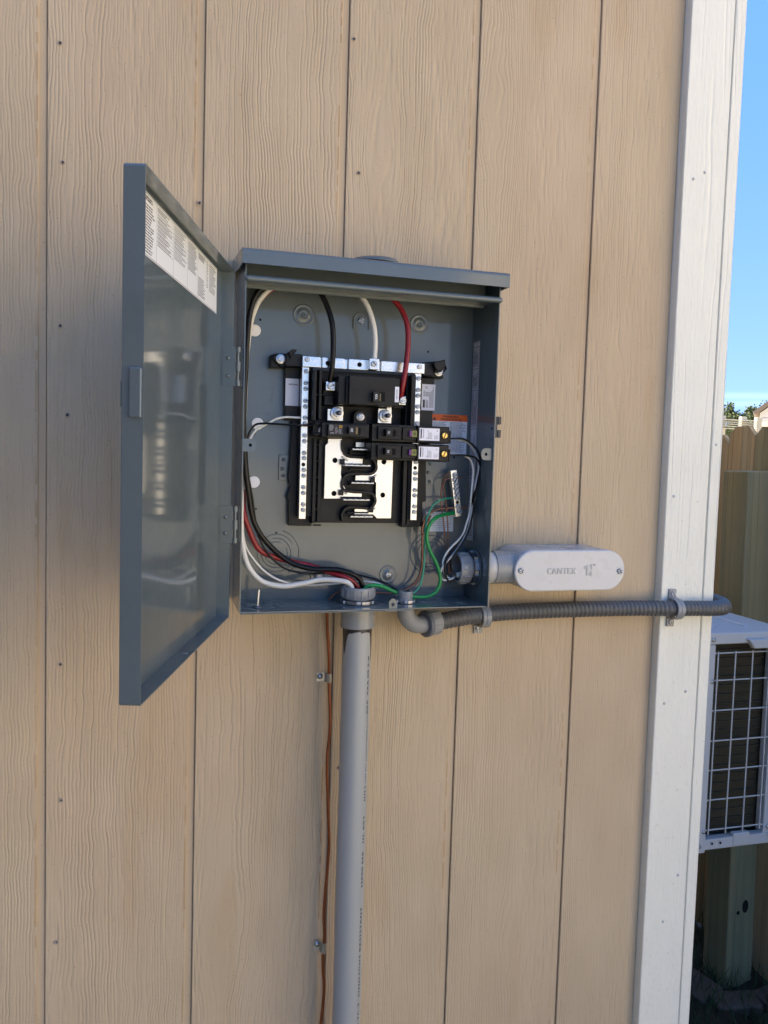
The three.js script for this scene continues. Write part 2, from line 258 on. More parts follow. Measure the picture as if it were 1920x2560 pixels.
// embossed tally marks
for (const [x, y] of [[105, 525], [108, 560], [105, 595], [100, 625], [92, 655], [84, 690], [50, 830]]) { const p = onzMark(x, y); const g = new THREE.CapsuleGeometry(.0005, .004, 3, 6); g.rotateZ(Math.PI / 2 + .35); part('emboss_mark', g, matBox, shell, [p[0], p[1], ZB]); }
function onzMark(x, y) { const a = [-0.1164,1.656,0.0116], b = [0.0146,1.5373,0.0116]; return [a[0] + (b[0] - a[0]) * x / 1000, a[1] + (b[1] - a[1]) * y / 1000]; }
// riveted brackets
for (const [a, b, rv] of [[[-0.092,1.4989,0.0126], [-0.076,1.4619,0.0126], [[-0.0851,1.4919,0.0146],[-0.0871,1.4787,0.0146],[-0.0853,1.4689,0.0146]]], [[0.1313,1.4956,0.0126], [0.1462,1.4599,0.0126], [[0.1391,1.4919,0.0146],[0.1365,1.4786,0.0146],[0.139,1.4644,0.0146]]]]) { const k = part('bracket', slab(a, b, ZB, ZB + .003, .0006), matBox, shell); for (const p of rv) { const n = part('rivet', DOME, matBox, k, [p[0], p[1], ZB + .003]); n.scale.setScalar(.0027); } }
// white plugs on the back sheet
const matPlug = M({ color: lin(.86, .86, .85), roughness: .5 });
for (const p of [[-0.1298,1.6742,0.013],[-0.1233,1.5423,0.013],[-0.127,1.4586,0.013]]) { const g = lathe([[0, .0012], [.0078, .0012], [.0084, .0006], [.0086, 0]], 28); g.rotateX(Math.PI / 2); const m = part('hole_plug', g, matPlug, shell, [p[0], p[1], ZB + .0001]); }
// tabs at the front of the side walls and floor
function tab(x, y, s) { const sh = new THREE.Shape(); sh.moveTo(0, -.0085); sh.lineTo(s * .010, -.0085); sh.quadraticCurveTo(s * .017, -.0085, s * .017, 0); sh.quadraticCurveTo(s * .017, .0085, s * .010, .0085); sh.lineTo(0, .0085); const h = new THREE.Path(); h.absarc(s * .0095, 0, .0022, 0, 7, true); sh.holes.push(h); const g = new THREE.ExtrudeGeometry(sh, { depth: .0015, bevelEnabled: false }); part('cover_tab', g, matBox, panel, [x, y, ZF - .006]); part('tab_shadow_gap', blk(x + s * .0068, x + s * .0122, y - .0028, y + .0028, ZF - .0092, ZF - .0078, 0), matVoid, panel); }
tab(XL + T, [-0.149,1.5105,0.103][1], 1); tab(XR - T, [0.1856,1.5084,0.103][1], -1);
{ const a = [0.0533,1.2946,0.106], b = [0.0653,1.3018,0.106]; const g = poly([[a[0], YB - .003], [b[0], YB - .003], [b[0], b[1] - .004], [b[0] - .004, b[1]], [a[0] + .004, b[1]], [a[0], b[1] - .004]], ZF - .003, ZF - .0015, [[(a[0] + b[0]) / 2, b[1] - .0085, .0024]], 0); part('cover_tab', g, matBox, panel); }
for (const p of [[0.2065,1.6997,0.1],[0.204,1.6885,0.1],[0.1926,1.5465,0.1],[0.1963,1.5298,0.1]]) { const m = part('wall_dimple', DOME, matBox, shell, [XR - T, p[1], p[0] > .19 ? .098 : .09]); m.rotation.y = -Math.PI / 2; m.scale.setScalar(.0026); }
for (const y of [1.690, 1.6755]) { const m = part('wall_dimple', DOME, matBox, shell, [XL + T, y, .095]); m.rotation.y = Math.PI / 2; m.scale.setScalar(.0026); }
// latch keeper on the outside right
{ const a = [0.2089,1.5627,0.1], b = [0.2197,1.5328,0.1]; const k = part('latch_keeper', merged([blk(XR + .0002, XR + .0035, b[1], a[1], .085, .1075, .0005), blk(XR + .0036, XR + .0088, a[1] - .011, a[1], .1, .1085, .0008), blk(XR + .0036, XR + .0088, b[1], b[1] + .011, .1, .1085, .0008)]), M({ color: lin(.05, .05, .052), roughness: .5 }), panel); }
// floor standing screw
{ const p = [-0.1273,1.2981,0.078]; const g = lathe([[0, 0], [.0062, 0], [.0062, .0012], [.0026, .0026], [.0022, .003], [.0022, .025], [.0018, .0255], [0, .0257]], 18); const m = solo('machine_screw', 'loose long steel screw with a flanged head standing on the panel floor', 'screw', g, matSteel); m.position.set(p[0], YB + T + .0002, .078); m.rotation.z = -.06; }

// ---------------------------------------------------------------- door
const DW = .3911, FL = .01725, DT = 1.7327, DB = 1.2826;
const door = new THREE.Group(); door.name = 'door'; panel.add(door); door.position.set(-.18543, 0, .10809); door.rotation.y = -1.85589;
{
  const rr0 = .006, rect = (x0, x1, y0, y1, r) => { const s = new THREE.Shape(); s.moveTo(x0 + r, y0); s.lineTo(x1 - r, y0); s.quadraticCurveTo(x1, y0, x1, y0 + r); s.lineTo(x1, y1 - r); s.quadraticCurveTo(x1, y1, x1 - r, y1); s.lineTo(x0 + r, y1); s.quadraticCurveTo(x0, y1, x0, y1 - r); s.lineTo(x0, y0 + r); s.quadraticCurveTo(x0, y0, x0 + r, y0); return s; };
  const skin = new THREE.ExtrudeGeometry(rect(.0002, DW - .0002, DB + .0002, DT - .0002, .003), { depth: .0006, bevelEnabled: true, bevelThickness: .0004, bevelSize: .001, bevelOffset: -.001, bevelSegments: 2 }); skin.translate(0, 0, .0001);
  part('door_panel', skin, matDoor, door);
  const ring = rect(0, DW, DB, DT, .003); ring.holes.push(rect(.0014, DW - .0014, DB + .0014, DT - .0014, .002));
  const rg = new THREE.ExtrudeGeometry(ring, { depth: FL, bevelEnabled: false, curveSegments: 6 }); rg.translate(0, 0, -FL); part('door_flange', rg, matDoor, door);
  // pull lip on the free edge
  const ha = [-0.2828,1.5677,0.484][1], hb = [-0.2824,1.5261,0.484][1], sa = [-0.2939,1.5564,0.484][1], sb = [-0.2937,1.5351,0.484][1];
  const h = new RoundedBoxGeometry(.0034, ha - hb, .0106, 2, .0015); h.translate(DW + .0014, (ha + hb) / 2, -FL + .0062); part('pull_handle', h, matDoor, door);
  part('latch_slot', blk(DW - .0012, DW + .0004, sb, sa, .0011, .0017, 0), matDoor, door);
  // print
  const tex = canvasTex(2048, 384, (g, w, h) => {
    g.fillStyle = '#e9e9e6'; g.fillRect(0, 0, w, h); g.strokeStyle = '#444'; g.lineWidth = 3; g.strokeRect(8, 8, w - 16, h - 16);
    const cols = [20, 330, 720, 1090, 1390, 1660, 1760, 2025]; for (const c of [310, 700, 1075, 1375]) { g.beginPath(); g.moveTo(c, 10); g.lineTo(c, h - 10); g.stroke(); }
    fine(g, 24, 22, 260, 30, 2, 17, '#111', .3); fine(g, 24, 70, 265, 300, 17, 13, '#1a1a1a', .4);
    fine(g, 330, 22, 350, 34, 3, 9, '#333', .5); fine(g, 330, 66, 350, 200, 16, 8, '#555', .5); g.lineWidth = 1.5; for (let i = 0; i < 9; i++) { g.beginPath(); g.moveTo(320, 60 + i * 25); g.lineTo(695, 60 + i * 25); g.stroke(); }
    fine(g, 720, 22, 330, 230, 18, 8, '#555', .4); for (let i = 0; i < 6; i++) { g.beginPath(); g.moveTo(710, 50 + i * 28); g.lineTo(1070, 50 + i * 28); g.stroke(); }
    fine(g, 1092, 22, 265, 210, 17, 9, '#333', .3); fine(g, 1400, 26, 230, 50, 5, 9, '#222', .3); fine(g, 1396, 210, 240, 150, 11, 9, '#333', .3); fine(g, 1665, 26, 60, 220, 12, 10, '#222', .4); fine(g, 1760, 26, 240, 230, 16, 9, '#333', .4);
  });
  const lg = new THREE.PlaneGeometry(.315, .0555, 24, 6), lp = lg.attributes.position; for (let i = 0; i < lp.count; i++) lp.setZ(i, lp.getZ(i) + .00025 * noise(lp.getX(i) * 60, lp.getY(i) * 60, 71));
  lg.rotateY(Math.PI); const lm = part('wiring_label', lg, M({ map: tex, roughness: .45 }), door, [.0325 + .1575, 1.6999, -.0008]); lm.userData.label = 'long white printed wiring label stuck across the inside of the door';
  // hinge leaves
  for (const [ya, yb] of [[1.6368, 1.5859], [1.4304, 1.381]]) {
    const k = part('hinge', blk(.0015, .0023, yb, ya, -FL - .003, -.003, .0003), matDoor, door);
    for (const [c, l] of [[ya - .004, .007], [(ya + yb) / 2, .0125], [yb + .004, .007]]) { const g = new THREE.CylinderGeometry(.0034, .0034, l, 14); g.translate(-.0004, c, -FL - .0058); part('knuckle', g, matBox, k); }
    { const g = new THREE.CylinderGeometry(.0016, .0016, ya - yb - .001, 10); g.translate(-.0004, (ya + yb) / 2, -FL - .0058); part('hinge_pin', g, matDoor, k); }
    for (const y of [ya - .015, yb + .013]) { const m = part('rivet', DOME, matDoor, k, [.0023, y, -.0105]); m.rotation.y = Math.PI / 2; m.scale.setScalar(.0026); }
  }
  const cs = part('catch_slot', new THREE.SphereGeometry(1, 16, 8), matSteel, door, [.205, DB + .0014, -.0085]); cs.scale.set(.0035, .0007, .005);
}
for (const [ya, yb] of [[1.6368, 1.5859], [1.4304, 1.381]]) part('hinge_leaf', blk(XL - .0018, XL - .0002, yb, ya, .086, .1035, .0004), matBox, panel);

// ---------------------------------------------------------------- stickers on the panel
function sticker(name, a, b, z, tex, parent, label) { const g = new THREE.PlaneGeometry(Math.abs(b[0] - a[0]), Math.abs(b[1] - a[1])); const m = part(name, g, M({ map: tex, roughness: .5 }), parent, [(a[0] + b[0]) / 2, (a[1] + b[1]) / 2, z]); if (label) m.userData.label = label; return m; }
sticker('warning_label', [0.1411,1.5678,0.0122], [0.1987,1.5075,0.0122], ZB + .0004, canvasTex(512, 620, (g, w, h) => {
  g.fillStyle = '#e2e3e8'; g.fillRect(0, 0, w, h); g.fillStyle = '#e8641a'; g.fillRect(0, 0, w, 104); g.fillStyle = '#2a1408'; g.font = 'bold 46px sans-serif'; g.textAlign = 'center'; g.fillText('WARNING', 270, 46); g.fillText('ADVERTENCIA', 278, 92);
  g.beginPath(); g.moveTo(8, 96); g.lineTo(36, 40); g.lineTo(64, 96); g.fill(); g.textAlign = 'left';
  fine(g, 20, 118, 200, 480, 26, 13, '#4a4c55', .25); fine(g, 262, 118, 230, 480, 26, 13, '#4a4c55', .25);
}), shell, 'orange and white WARNING ADVERTENCIA sticker');
sticker('table_label', [0.1366,1.4184,0.0122], [0.1817,1.3881,0.0122], ZB + .0004, canvasTex(256, 200, (g, w, h) => { g.fillStyle = '#e6ebec'; g.fillRect(0, 0, w, h); g.strokeStyle = '#777'; for (let i = 0; i < 9; i++) { g.strokeRect(4, 8 + i * 21, 248, 21); } for (const x of [70, 130, 190, 225]) { g.beginPath(); g.moveTo(x, 8); g.lineTo(x, 196); g.stroke(); } fine(g, 10, 14, 230, 180, 9, 7, '#777', .3); }), shell);
{ // long label on the inner right wall
  const tex = canvasTex(160, 1400, (g, w, h) => { g.fillStyle = '#d9d7dc'; g.fillRect(0, 0, w, h); g.strokeStyle = '#555'; g.lineWidth = 3; g.strokeRect(6, 6, w - 12, h - 12); g.save(); g.translate(0, h); g.rotate(-Math.PI / 2); for (const [x, l] of [[30, 230], [280, 160], [460, 330], [820, 240], [1090, 120], [1240, 120]]) { g.strokeRect(x - 10, 12, l + 10, w - 24); fine(g, x, 20, l - 14, w - 50, 11, 8, '#444', .45); } g.restore(); });
  const g = new THREE.PlaneGeometry(.026, .302); g.rotateY(-Math.PI / 2); const m = part('rating_label', g, M({ map: tex, roughness: .5 }), shell, [XR - T - .0004, 1.5275, .031]); m.userData.label = 'long narrow printed label on the inner side wall';
}

// ---------------------------------------------------------------- mounting base with bus bars
const base = thing('breaker_base', 'black plastic breaker base with silver bus plates and two screw terminal bars', 'breaker base', null);
part('left_wing', merged([
  poly([[-0.0877,1.623,0.024],[-0.0475,1.6254,0.024],[-0.0439,1.3966,0.024],[-0.0771,1.3971,0.024],[-0.078,1.4009,0.024],[-0.0788,1.4336,0.024],[-0.0814,1.4386,0.024],[-0.0764,1.4537,0.024],[-0.0799,1.4662,0.024],[-0.0775,1.5,0.024],[-0.0761,1.5386,0.024],[-0.0763,1.5479,0.024],[-0.0866,1.5494,0.024]], ZB + .0002, .026, [], .0008),
  slab([-0.0674,1.6193,0.04], [-0.0469,1.4112,0.04], .026, .038, .0008)]), matPlastic, base);
part('right_wing', merged([
  poly([[0.0856,1.6194,0.024],[0.1375,1.6203,0.024],[0.137,1.5652,0.024],[0.1376,1.5495,0.024],[0.1288,1.497,0.024],[0.1309,1.4353,0.024],[0.1254,1.4339,0.024],[0.1274,1.397,0.024],[0.093,1.3958,0.024]], ZB + .0002, .026, [], .0008),
  slab([0.0899,1.5012,0.04], [0.1141,1.4075,0.04], .026, .038, .0008)]), matPlastic, base);
part('center_bed', merged([slab([-0.0479,1.5296,0.03], [0.0906,1.4023,0.03], ZB + .0003, .0335, .001), slab([-0.0467,1.6214,0.03], [0.0862,1.5461,0.03], ZB + .0004, .031, .001)]), matPlastic, base);
{ // upstanding walls and ribs of the main breaker well, slotted side rails
  const g = [slab([-0.0545,1.6173,0.07], [-0.0501,1.5481,0.07], .03, .07), slab([-0.0448,1.6198,0.062], [-0.0405,1.5499,0.062], .03, .06), slab([-0.0524,1.5858,0.06], [-0.0362,1.5839,0.06], .03, .058), slab([0.0891,1.6194,0.07], [0.096,1.5466,0.07], .03, .066), slab([0.0863,1.6174,0.06], [0.0907,1.5467,0.06], .03, .05), slab([-0.0352,1.5846,0.055], [-0.0217,1.5712,0.055], .03, .052), slab([-0.0359,1.6044,0.05], [-0.0161,1.5708,0.05], .03, .046),
    slab([-0.0474,1.5231,0.036], [-0.0429,1.4021,0.036], .033, .044), slab([-0.0391,1.5224,0.036], [-0.0342,1.4028,0.036], .033, .040), slab([0.0873,1.4973,0.036], [0.0932,1.3998,0.036], .033, .046), slab([0.096,1.4975,0.036], [0.1008,1.3999,0.036], .033, .042)];
  for (let i = 0; i < 6; i++) { const y = 1190 + i * 195; const p = onzMark(600, y); g.push(blk(p[0] - .006, p[0] + .005, p[1] - .0009, p[1] + .0009, .033, .041, .0003)); }
  part('well_walls', merged(g), matPlastic, base);
}
for (let i = 0; i < 5; i++) { const p = onzMark(600, 1195 + i * 192); part('rail_slot', blk(p[0] - .0026, p[0] + .0026, p[1] - .006, p[1] + .006, .0334, .0337, 0), matVoid, base); }
// mounting ears
{
  const e1 = part('mounting_ear', merged([poly([[-0.1092,1.6386,0.04],[-0.103,1.6414,0.04],[-0.0661,1.6427,0.04],[-0.0656,1.6237,0.04],[-0.1089,1.6211,0.04]], ZB + .0002, .030, [], .001), poly([[-0.1029,1.6408,0.04],[-0.0895,1.6416,0.04],[-0.0891,1.6227,0.04],[-0.0952,1.6223,0.04],[-0.1083,1.6338,0.04]], .030, .036, [], .001), poly([[-0.0877,1.6419,0.044],[-0.0823,1.6461,0.044],[-0.0749,1.6461,0.044],[-0.0785,1.6413,0.044],[-0.0815,1.6387,0.044],[-0.0832,1.6325,0.044],[-0.0851,1.636,0.044]], .03, .052, [], .001), slab([-0.0898,1.6406,0.046], [-0.0667,1.6234,0.046], .03, .046, .001)]), matPlastic, base);
  const a = [-0.0958,1.6335,0.036]; screw('ear_screw', HEX, matSteel, e1, [a[0], a[1], .036], .0053, .7); const b = [-0.0857,1.6333,0.044]; screw('ear_screw', SLOT, matSteel, e1, [b[0], b[1], .04], .0035, 1.2);
  const e2 = part('mounting_ear', merged([poly([[0.1155,1.6419,0.04],[0.1473,1.6464,0.04],[0.151,1.6204,0.04],[0.1166,1.6208,0.04]], ZB + .0002, .030, [], .001), poly([[0.1269,1.641,0.05],[0.143,1.6451,0.05],[0.1443,1.6354,0.05],[0.1382,1.6271,0.05],[0.13,1.6288,0.05],[0.1257,1.6371,0.05]], .03, .056, [], .001), slab([0.1138,1.6408,0.046], [0.1297,1.6215,0.046], .03, .046, .001), poly([[0.1477,1.64,0.034],[0.1525,1.639,0.034],[0.1541,1.6346,0.034],[0.1475,1.6265,0.034],[0.1407,1.6248,0.034],[0.1413,1.6268,0.034],[0.1461,1.6277,0.034],[0.152,1.6345,0.034],[0.1505,1.6373,0.034]], .030, .036, [], .0006)]), matPlastic, base);
  const c = [0.1425,1.6297,0.034]; screw('ear_screw', HEX, matSteel, e2, [c[0], c[1], .031], .0053, .3);
}
// neutral crossbar: a bent strap
{
  const zc = .056, yT0 = [-0.0615,1.6374,0.056][1], yB0 = [-0.0611,1.6228,0.056][1], X = (x) => onzMarkZ(x), seg = [[437, 645, 0], [645, 665, -.004], [665, 925, 0], [925, 975, -.005], [975, 1215, 0]];
  function onzMarkZ(x) { const a = [-0.1218,1.6265,0.056], b = [0.001,1.634,0.056]; return a[0] + (b[0] - a[0]) * x / 1000; }
  const list = seg.map(([a, b, dz]) => blk(X(a), X(b), yB0 + (dz ? .0004 : 0), yT0 - (dz ? .0004 : 0), zc - .003 + dz, zc + dz, .0006));
  const R0 = [0.0147,1.6262,0.056], R1 = [0.1459,1.6339,0.056], Xr = (x) => R0[0] + (R1[0] - R0[0]) * x / 1000;
  list.push(blk(X(1215), Xr(240), yB0 + .0004, yT0 - .0004, zc - .008, zc - .005, .0006), blk(Xr(240), Xr(740), yB0, yT0, zc - .003, zc, .0006), blk(X(437), X(437) + .003, yB0, yT0, .046, zc - .001, .0005), blk(Xr(737), Xr(740), yB0, yT0, .046, zc - .001, .0005));
  const bar = part('crossbar', merged(list), matZinc, base);
  for (const p of [[-0.062,1.6328,0.056], [0.1037,1.6321,0.056]]) { screw('bar_screw', SLOT, matSteel, bar, [p[0], p[1], zc], .0034, .3); }
  for (const p of [[-0.0322,1.6293,0.056], [0.0138,1.6301,0.056]]) part('bolt_hole', new THREE.CircleGeometry(.0034, 16), matVoid, bar, [p[0], p[1], zc + .0003]);
  const lug = part('neutral_lug', slab([0.0255,1.6389,0.064], [0.04,1.6233,0.064], zc - .004, .0665, .0008), matZinc, bar); const q = [0.0321,1.6311,0.0665]; screw('lug_screw', SLOT, matSteel, lug, [q[0], q[1], .0663], .0042, -.9);
}
// terminal bars
function terminalBar(a, b, w, ys, hole, c0) {
  const x = (a[0] + b[0]) / 2, g = blk(x - w / 2, x + w / 2, b[1], a[1], .0385, .051, .0006), bar = part('terminal_bar', g, matZinc, base);
  ys.forEach((y, i) => { const s = screw('terminal_screw', SLOT, matScrew, bar, [x + .0008, y, .051], .0032, rr(-.9, .9)); });
  part('empty_hole', new THREE.CircleGeometry(.0028, 14), matVoid, bar, [x, hole, .0513]);
}
{ const yOf = (l) => l.map(p => p[1]);
  terminalBar([-0.0622,1.6227,0.051], [-0.0631,1.4088,0.051], .0098, yOf([[-0.061,1.6168,0.051],[-0.0609,1.6005,0.051],[-0.061,1.5926,0.051],[-0.0613,1.5756,0.051],[-0.0614,1.5677,0.051],[-0.0617,1.5519,0.051],[-0.0618,1.544,0.051],[-0.0616,1.5269,0.051],[-0.0617,1.519,0.051],[-0.0617,1.5024,0.051],[-0.0616,1.4951,0.051],[-0.0617,1.4785,0.051],[-0.0618,1.4702,0.051],[-0.0619,1.4539,0.051],[-0.0619,1.4459,0.051],[-0.0623,1.4295,0.051],[-0.0624,1.4216,0.051]]), [-0.0619,1.4861,0.051][1]);
  terminalBar([0.1037,1.6231,0.051], [0.1036,1.4083,0.051], .0098, yOf([[0.1055,1.616,0.051],[0.1056,1.5993,0.051],[0.1056,1.5911,0.051],[0.1053,1.5751,0.051],[0.1053,1.5671,0.051],[0.1051,1.5507,0.051],[0.1057,1.4939,0.051],[0.1046,1.4775,0.051],[0.1047,1.4692,0.051],[0.1044,1.4528,0.051],[0.1044,1.4449,0.051],[0.1047,1.4286,0.051],[0.1046,1.4205,0.051]]), [0.1038,1.4855,0.051][1]); }
// bus plates with fingers and blades
{
  const z0 = .040, z1 = .0425;
  const L = part('bus_plate', poly([[-0.0262,1.524,0.0425],[-0.0055,1.5247,0.0425],[-0.0056,1.5135,0.0425],[-0.003,1.5048,0.0425],[0.0023,1.4987,0.0425],[0.0263,1.4969,0.0425],[0.026,1.4891,0.0425],[-0.0009,1.4888,0.0425],[-0.0053,1.486,0.0425],[-0.0057,1.4734,0.0425],[-0.0031,1.4609,0.0425],[0.003,1.4497,0.0425],[0.0264,1.4481,0.0425],[0.0264,1.4402,0.0425],[0,1.4403,0.0425],[-0.0052,1.4378,0.0425],[-0.0301,1.4376,0.0425],[-0.0301,1.5145,0.0425],[-0.0264,1.5178,0.0425]], z0, z1, [[-0.0152,1.4932,0.0425], [-0.0154,1.4454,0.0425]].map(p => [p[0], p[1], .0044]), .0005), matPlate, base);
  const R = part('bus_plate', poly([[0.048,1.4962,0.0425],[0.0725,1.4969,0.0425],[0.0719,1.4099,0.0425],[0.05,1.4097,0.0425],[0.0438,1.4154,0.0425],[0.0156,1.4155,0.0425],[0.0157,1.4234,0.0425],[0.0357,1.4242,0.0425],[0.0428,1.4275,0.0425],[0.0472,1.4365,0.0425],[0.047,1.4619,0.0425],[0.043,1.4647,0.0425],[0.0155,1.4646,0.0425],[0.0158,1.4722,0.0425],[0.0362,1.4736,0.0425],[0.0439,1.4784,0.0425],[0.0477,1.4848,0.0425]], z0, z1, [[0.0582,1.493,0.0425], [0.0579,1.4443,0.0425]].map(p => [p[0], p[1], .0044]), .0005), matPlate, base);
  const rib = (p, ang, par) => { const g = new THREE.CapsuleGeometry(.0016, .0085, 4, 8); const m = part('rib', g, matPlate, par, [p[0], p[1], z1]); m.rotation.z = ang; };
  rib([-0.0011,1.4963,0.0425], 1.05, L); rib([-0.0011,1.4478,0.0425], 1.05, L); rib([0.0428,1.4707,0.0425], -1.05, R); rib([0.0427,1.4224,0.0425], -1.05, R);
  const blade = (a, b, par) => { const n = 22, s = new THREE.Shape(); s.moveTo(0, 0); const w = b[0] - a[0]; for (let i = 0; i <= n; i++) s.lineTo(w * i / n, .0012 + (i % 5 < 3 ? .0006 : 0)); s.lineTo(w, 0); const g = new THREE.ExtrudeGeometry(s, { depth: .018, bevelEnabled: true, bevelSize: .0003, bevelThickness: .0008, bevelSegments: 1 }); part('stab_blade', g, matSteel, par, [a[0], (a[1] + b[1]) / 2 - .0008, z1 - .001]); };
  blade([-0.0041,1.4863,0.06], [0.033,1.4873,0.06], L); blade([-0.0053,1.4373,0.06], [0.0332,1.4378,0.06], L); blade([0.0061,1.5094,0.06], [0.0319,1.5103,0.06], R); blade([0.0061,1.4615,0.06], [0.0389,1.4622,0.06], R); blade([0.006,1.4132,0.06], [0.0385,1.4135,0.06], R);
  part('bus_plate', merged([slab([0.0151,1.5204,0.044], [0.0281,1.5133,0.044], z0, z1, .0004)]), matPlate, base);
  // curved insulating barrier around the blades
  const ridge = (pts, r = .0016) => { const c = new THREE.CatmullRomCurve3(pts.map(p => new THREE.Vector3(p[0], p[1], 0))); const n = 40, s = []; for (let i = 0; i <= n; i++) s.push(c.getPoint(i / n)); const sh = new THREE.Shape(), up = [], dn = []; s.forEach((p, i) => { const t = c.getTangent(i / n); up.push(new THREE.Vector2(p.x - t.y * r, p.y + t.x * r)); dn.push(new THREE.Vector2(p.x + t.y * r, p.y - t.x * r)); }); sh.setFromPoints([...up, ...dn.reverse()]); const g = new THREE.ExtrudeGeometry(sh, { depth: .0125, bevelEnabled: true, bevelSize: .0004, bevelThickness: .0004, bevelSegments: 1 }); g.translate(0, 0, .0335); return g; };
  const rg = [ridge([[-0.0052,1.5222,0.046],[-0.0053,1.511,0.046],[-0.0006,1.5018,0.046],[0.0072,1.4989,0.046],[0.0332,1.4981,0.046],[0.0431,1.4942,0.046],[0.046,1.4874,0.046],[0.0455,1.481,0.046],[0.0404,1.4759,0.046],[0.0313,1.4744,0.046],[0.0079,1.4745,0.046],[-0.001,1.4699,0.046],[-0.0046,1.461,0.046],[-0.0031,1.4523,0.046],[0.0041,1.4487,0.046],[0.0321,1.4481,0.046],[0.042,1.4455,0.046],[0.0457,1.4392,0.046],[0.0456,1.4329,0.046],[0.0406,1.4258,0.046],[0.0328,1.4244,0.046],[0.0073,1.426,0.046],[-0.0003,1.4215,0.046],[-0.0033,1.414,0.046],[-0.0012,1.4064,0.046]])];
  for (const [x0, x1, y] of [[1000, 1225, 1245], [1000, 1220, 1280], [910, 1205, 1445], [1000, 1200, 1478], [1000, 1255, 1640], [1000, 1190, 1675], [905, 1195, 1835], [1000, 1180, 1868], [985, 1240, 2025]]) { const a = onzMark46(x0, y), b = onzMark46(x1, y); rg.push(blk(a[0], b[0], a[1] - .0011, a[1] + .0011, .0335, .045, .0004)); }
  for (const [x, y] of [[910, 1390], [1270, 1600], [905, 1775], [1262, 1985]]) { const a = onzMark46(x, y); rg.push(blk(a[0] - .003, a[0] + .003, a[1] - .004, a[1] + .004, .0335, .05, .0006)); }
  function onzMark46(x, y) { const a = [-0.121,1.6515,0.046], b = [0.0062,1.5363,0.046]; return [a[0] + (b[0] - a[0]) * x / 1000, a[1] + (b[1] - a[1]) * y / 1000]; }
  part('barrier', merged(rg), matPlastic, base);
}
// line side straps with bolts and the centre screw
for (const [a, b, c] of [[[-0.03,1.5659,0.055], [-0.0073,1.5494,0.055], [-0.0169,1.5602,0.058]], [[0.0443,1.5699,0.055], [0.0646,1.5488,0.055], [0.0548,1.5593,0.058]]]) {
  const m = part('bus_strap', merged([slab(a, b, .050, .0525, .0005), slab([a[0] + .012, a[1] + .004], [b[0] - .001, b[1] + .006], .0525, .0555, .0005)]), matPlate, base);
  const w = lathe([[0, 0], [.0092, 0], [.0092, .0012], [0, .0014]], 20); w.rotateX(Math.PI / 2); part('washer', w, matSteel, m, [c[0], c[1], .0553]);
  const n = new THREE.CylinderGeometry(.0062, .0062, .0055, 6); n.rotateX(Math.PI / 2); part('nut', n, matSteel, m, [c[0], c[1], .0593]); const st = lathe([[0, .012], [.0022, .012], [.0032, .011], [.0034, 0]], 14); st.rotateX(Math.PI / 2); part('stud', st, M({ color: lin(.12, .11, .12), metalness: 1, roughness: .35 }), m, [c[0], c[1], .0605]);
}
{ const p = [0.0188,1.5565,0.05]; const g = new THREE.Shape(); g.absarc(0, 0, .0092, 0, Math.PI); g.lineTo(-.0092, -.012); g.lineTo(.0092, -.012); const eg = new THREE.ExtrudeGeometry(g, { depth: .018, bevelEnabled: true, bevelSize: .0006, bevelThickness: .0006, bevelSegments: 1 }); const k = part('screw_boss', eg, matPlastic, base, [p[0], p[1], .031]); screw('boss_screw', HEX, matSteel, k, [0, 0, .0186], .0045, .6); }
// stickers on the base
sticker('serial_label', [-0.0865,1.6079,0.0264], [-0.0639,1.5693,0.0264], .0266, canvasTex(140, 256, (g, w, h) => { g.fillStyle = '#cfd0da'; g.fillRect(0, 0, w, h); g.fillStyle = '#222'; g.font = 'bold 19px sans-serif'; g.fillText('SAV35452', 26, 62); fine(g, 122, 70, 10, 150, 26, 6, '#444', .1); }), base, 'small white serial label');
{ const t = canvasTex(140, 300, (g, w, h) => { g.fillStyle = '#d3d4de'; g.fillRect(0, 0, w, h); g.save(); g.translate(0, h); g.rotate(-Math.PI / 2); g.fillStyle = '#1a1a1a'; g.fillRect(30, 14, 90, 22); fine(g, 30, 46, 110, 26, 3, 7, '#333', .3); g.strokeStyle = '#333'; g.lineWidth = 2; g.beginPath(); g.arc(262, 46, 13, 0, 7); g.stroke(); g.font = 'bold 15px sans-serif'; g.fillText('UL', 252, 52); fine(g, 160, 20, 80, 60, 6, 7, '#333', .4); fine(g, 30, 80, 250, 50, 5, 7, '#333', .35); g.restore(); }); sticker('listing_label', [0.1183,1.6107,0.0264], [0.1395,1.5719,0.0264], .0267, t, base, 'small white listing label'); }

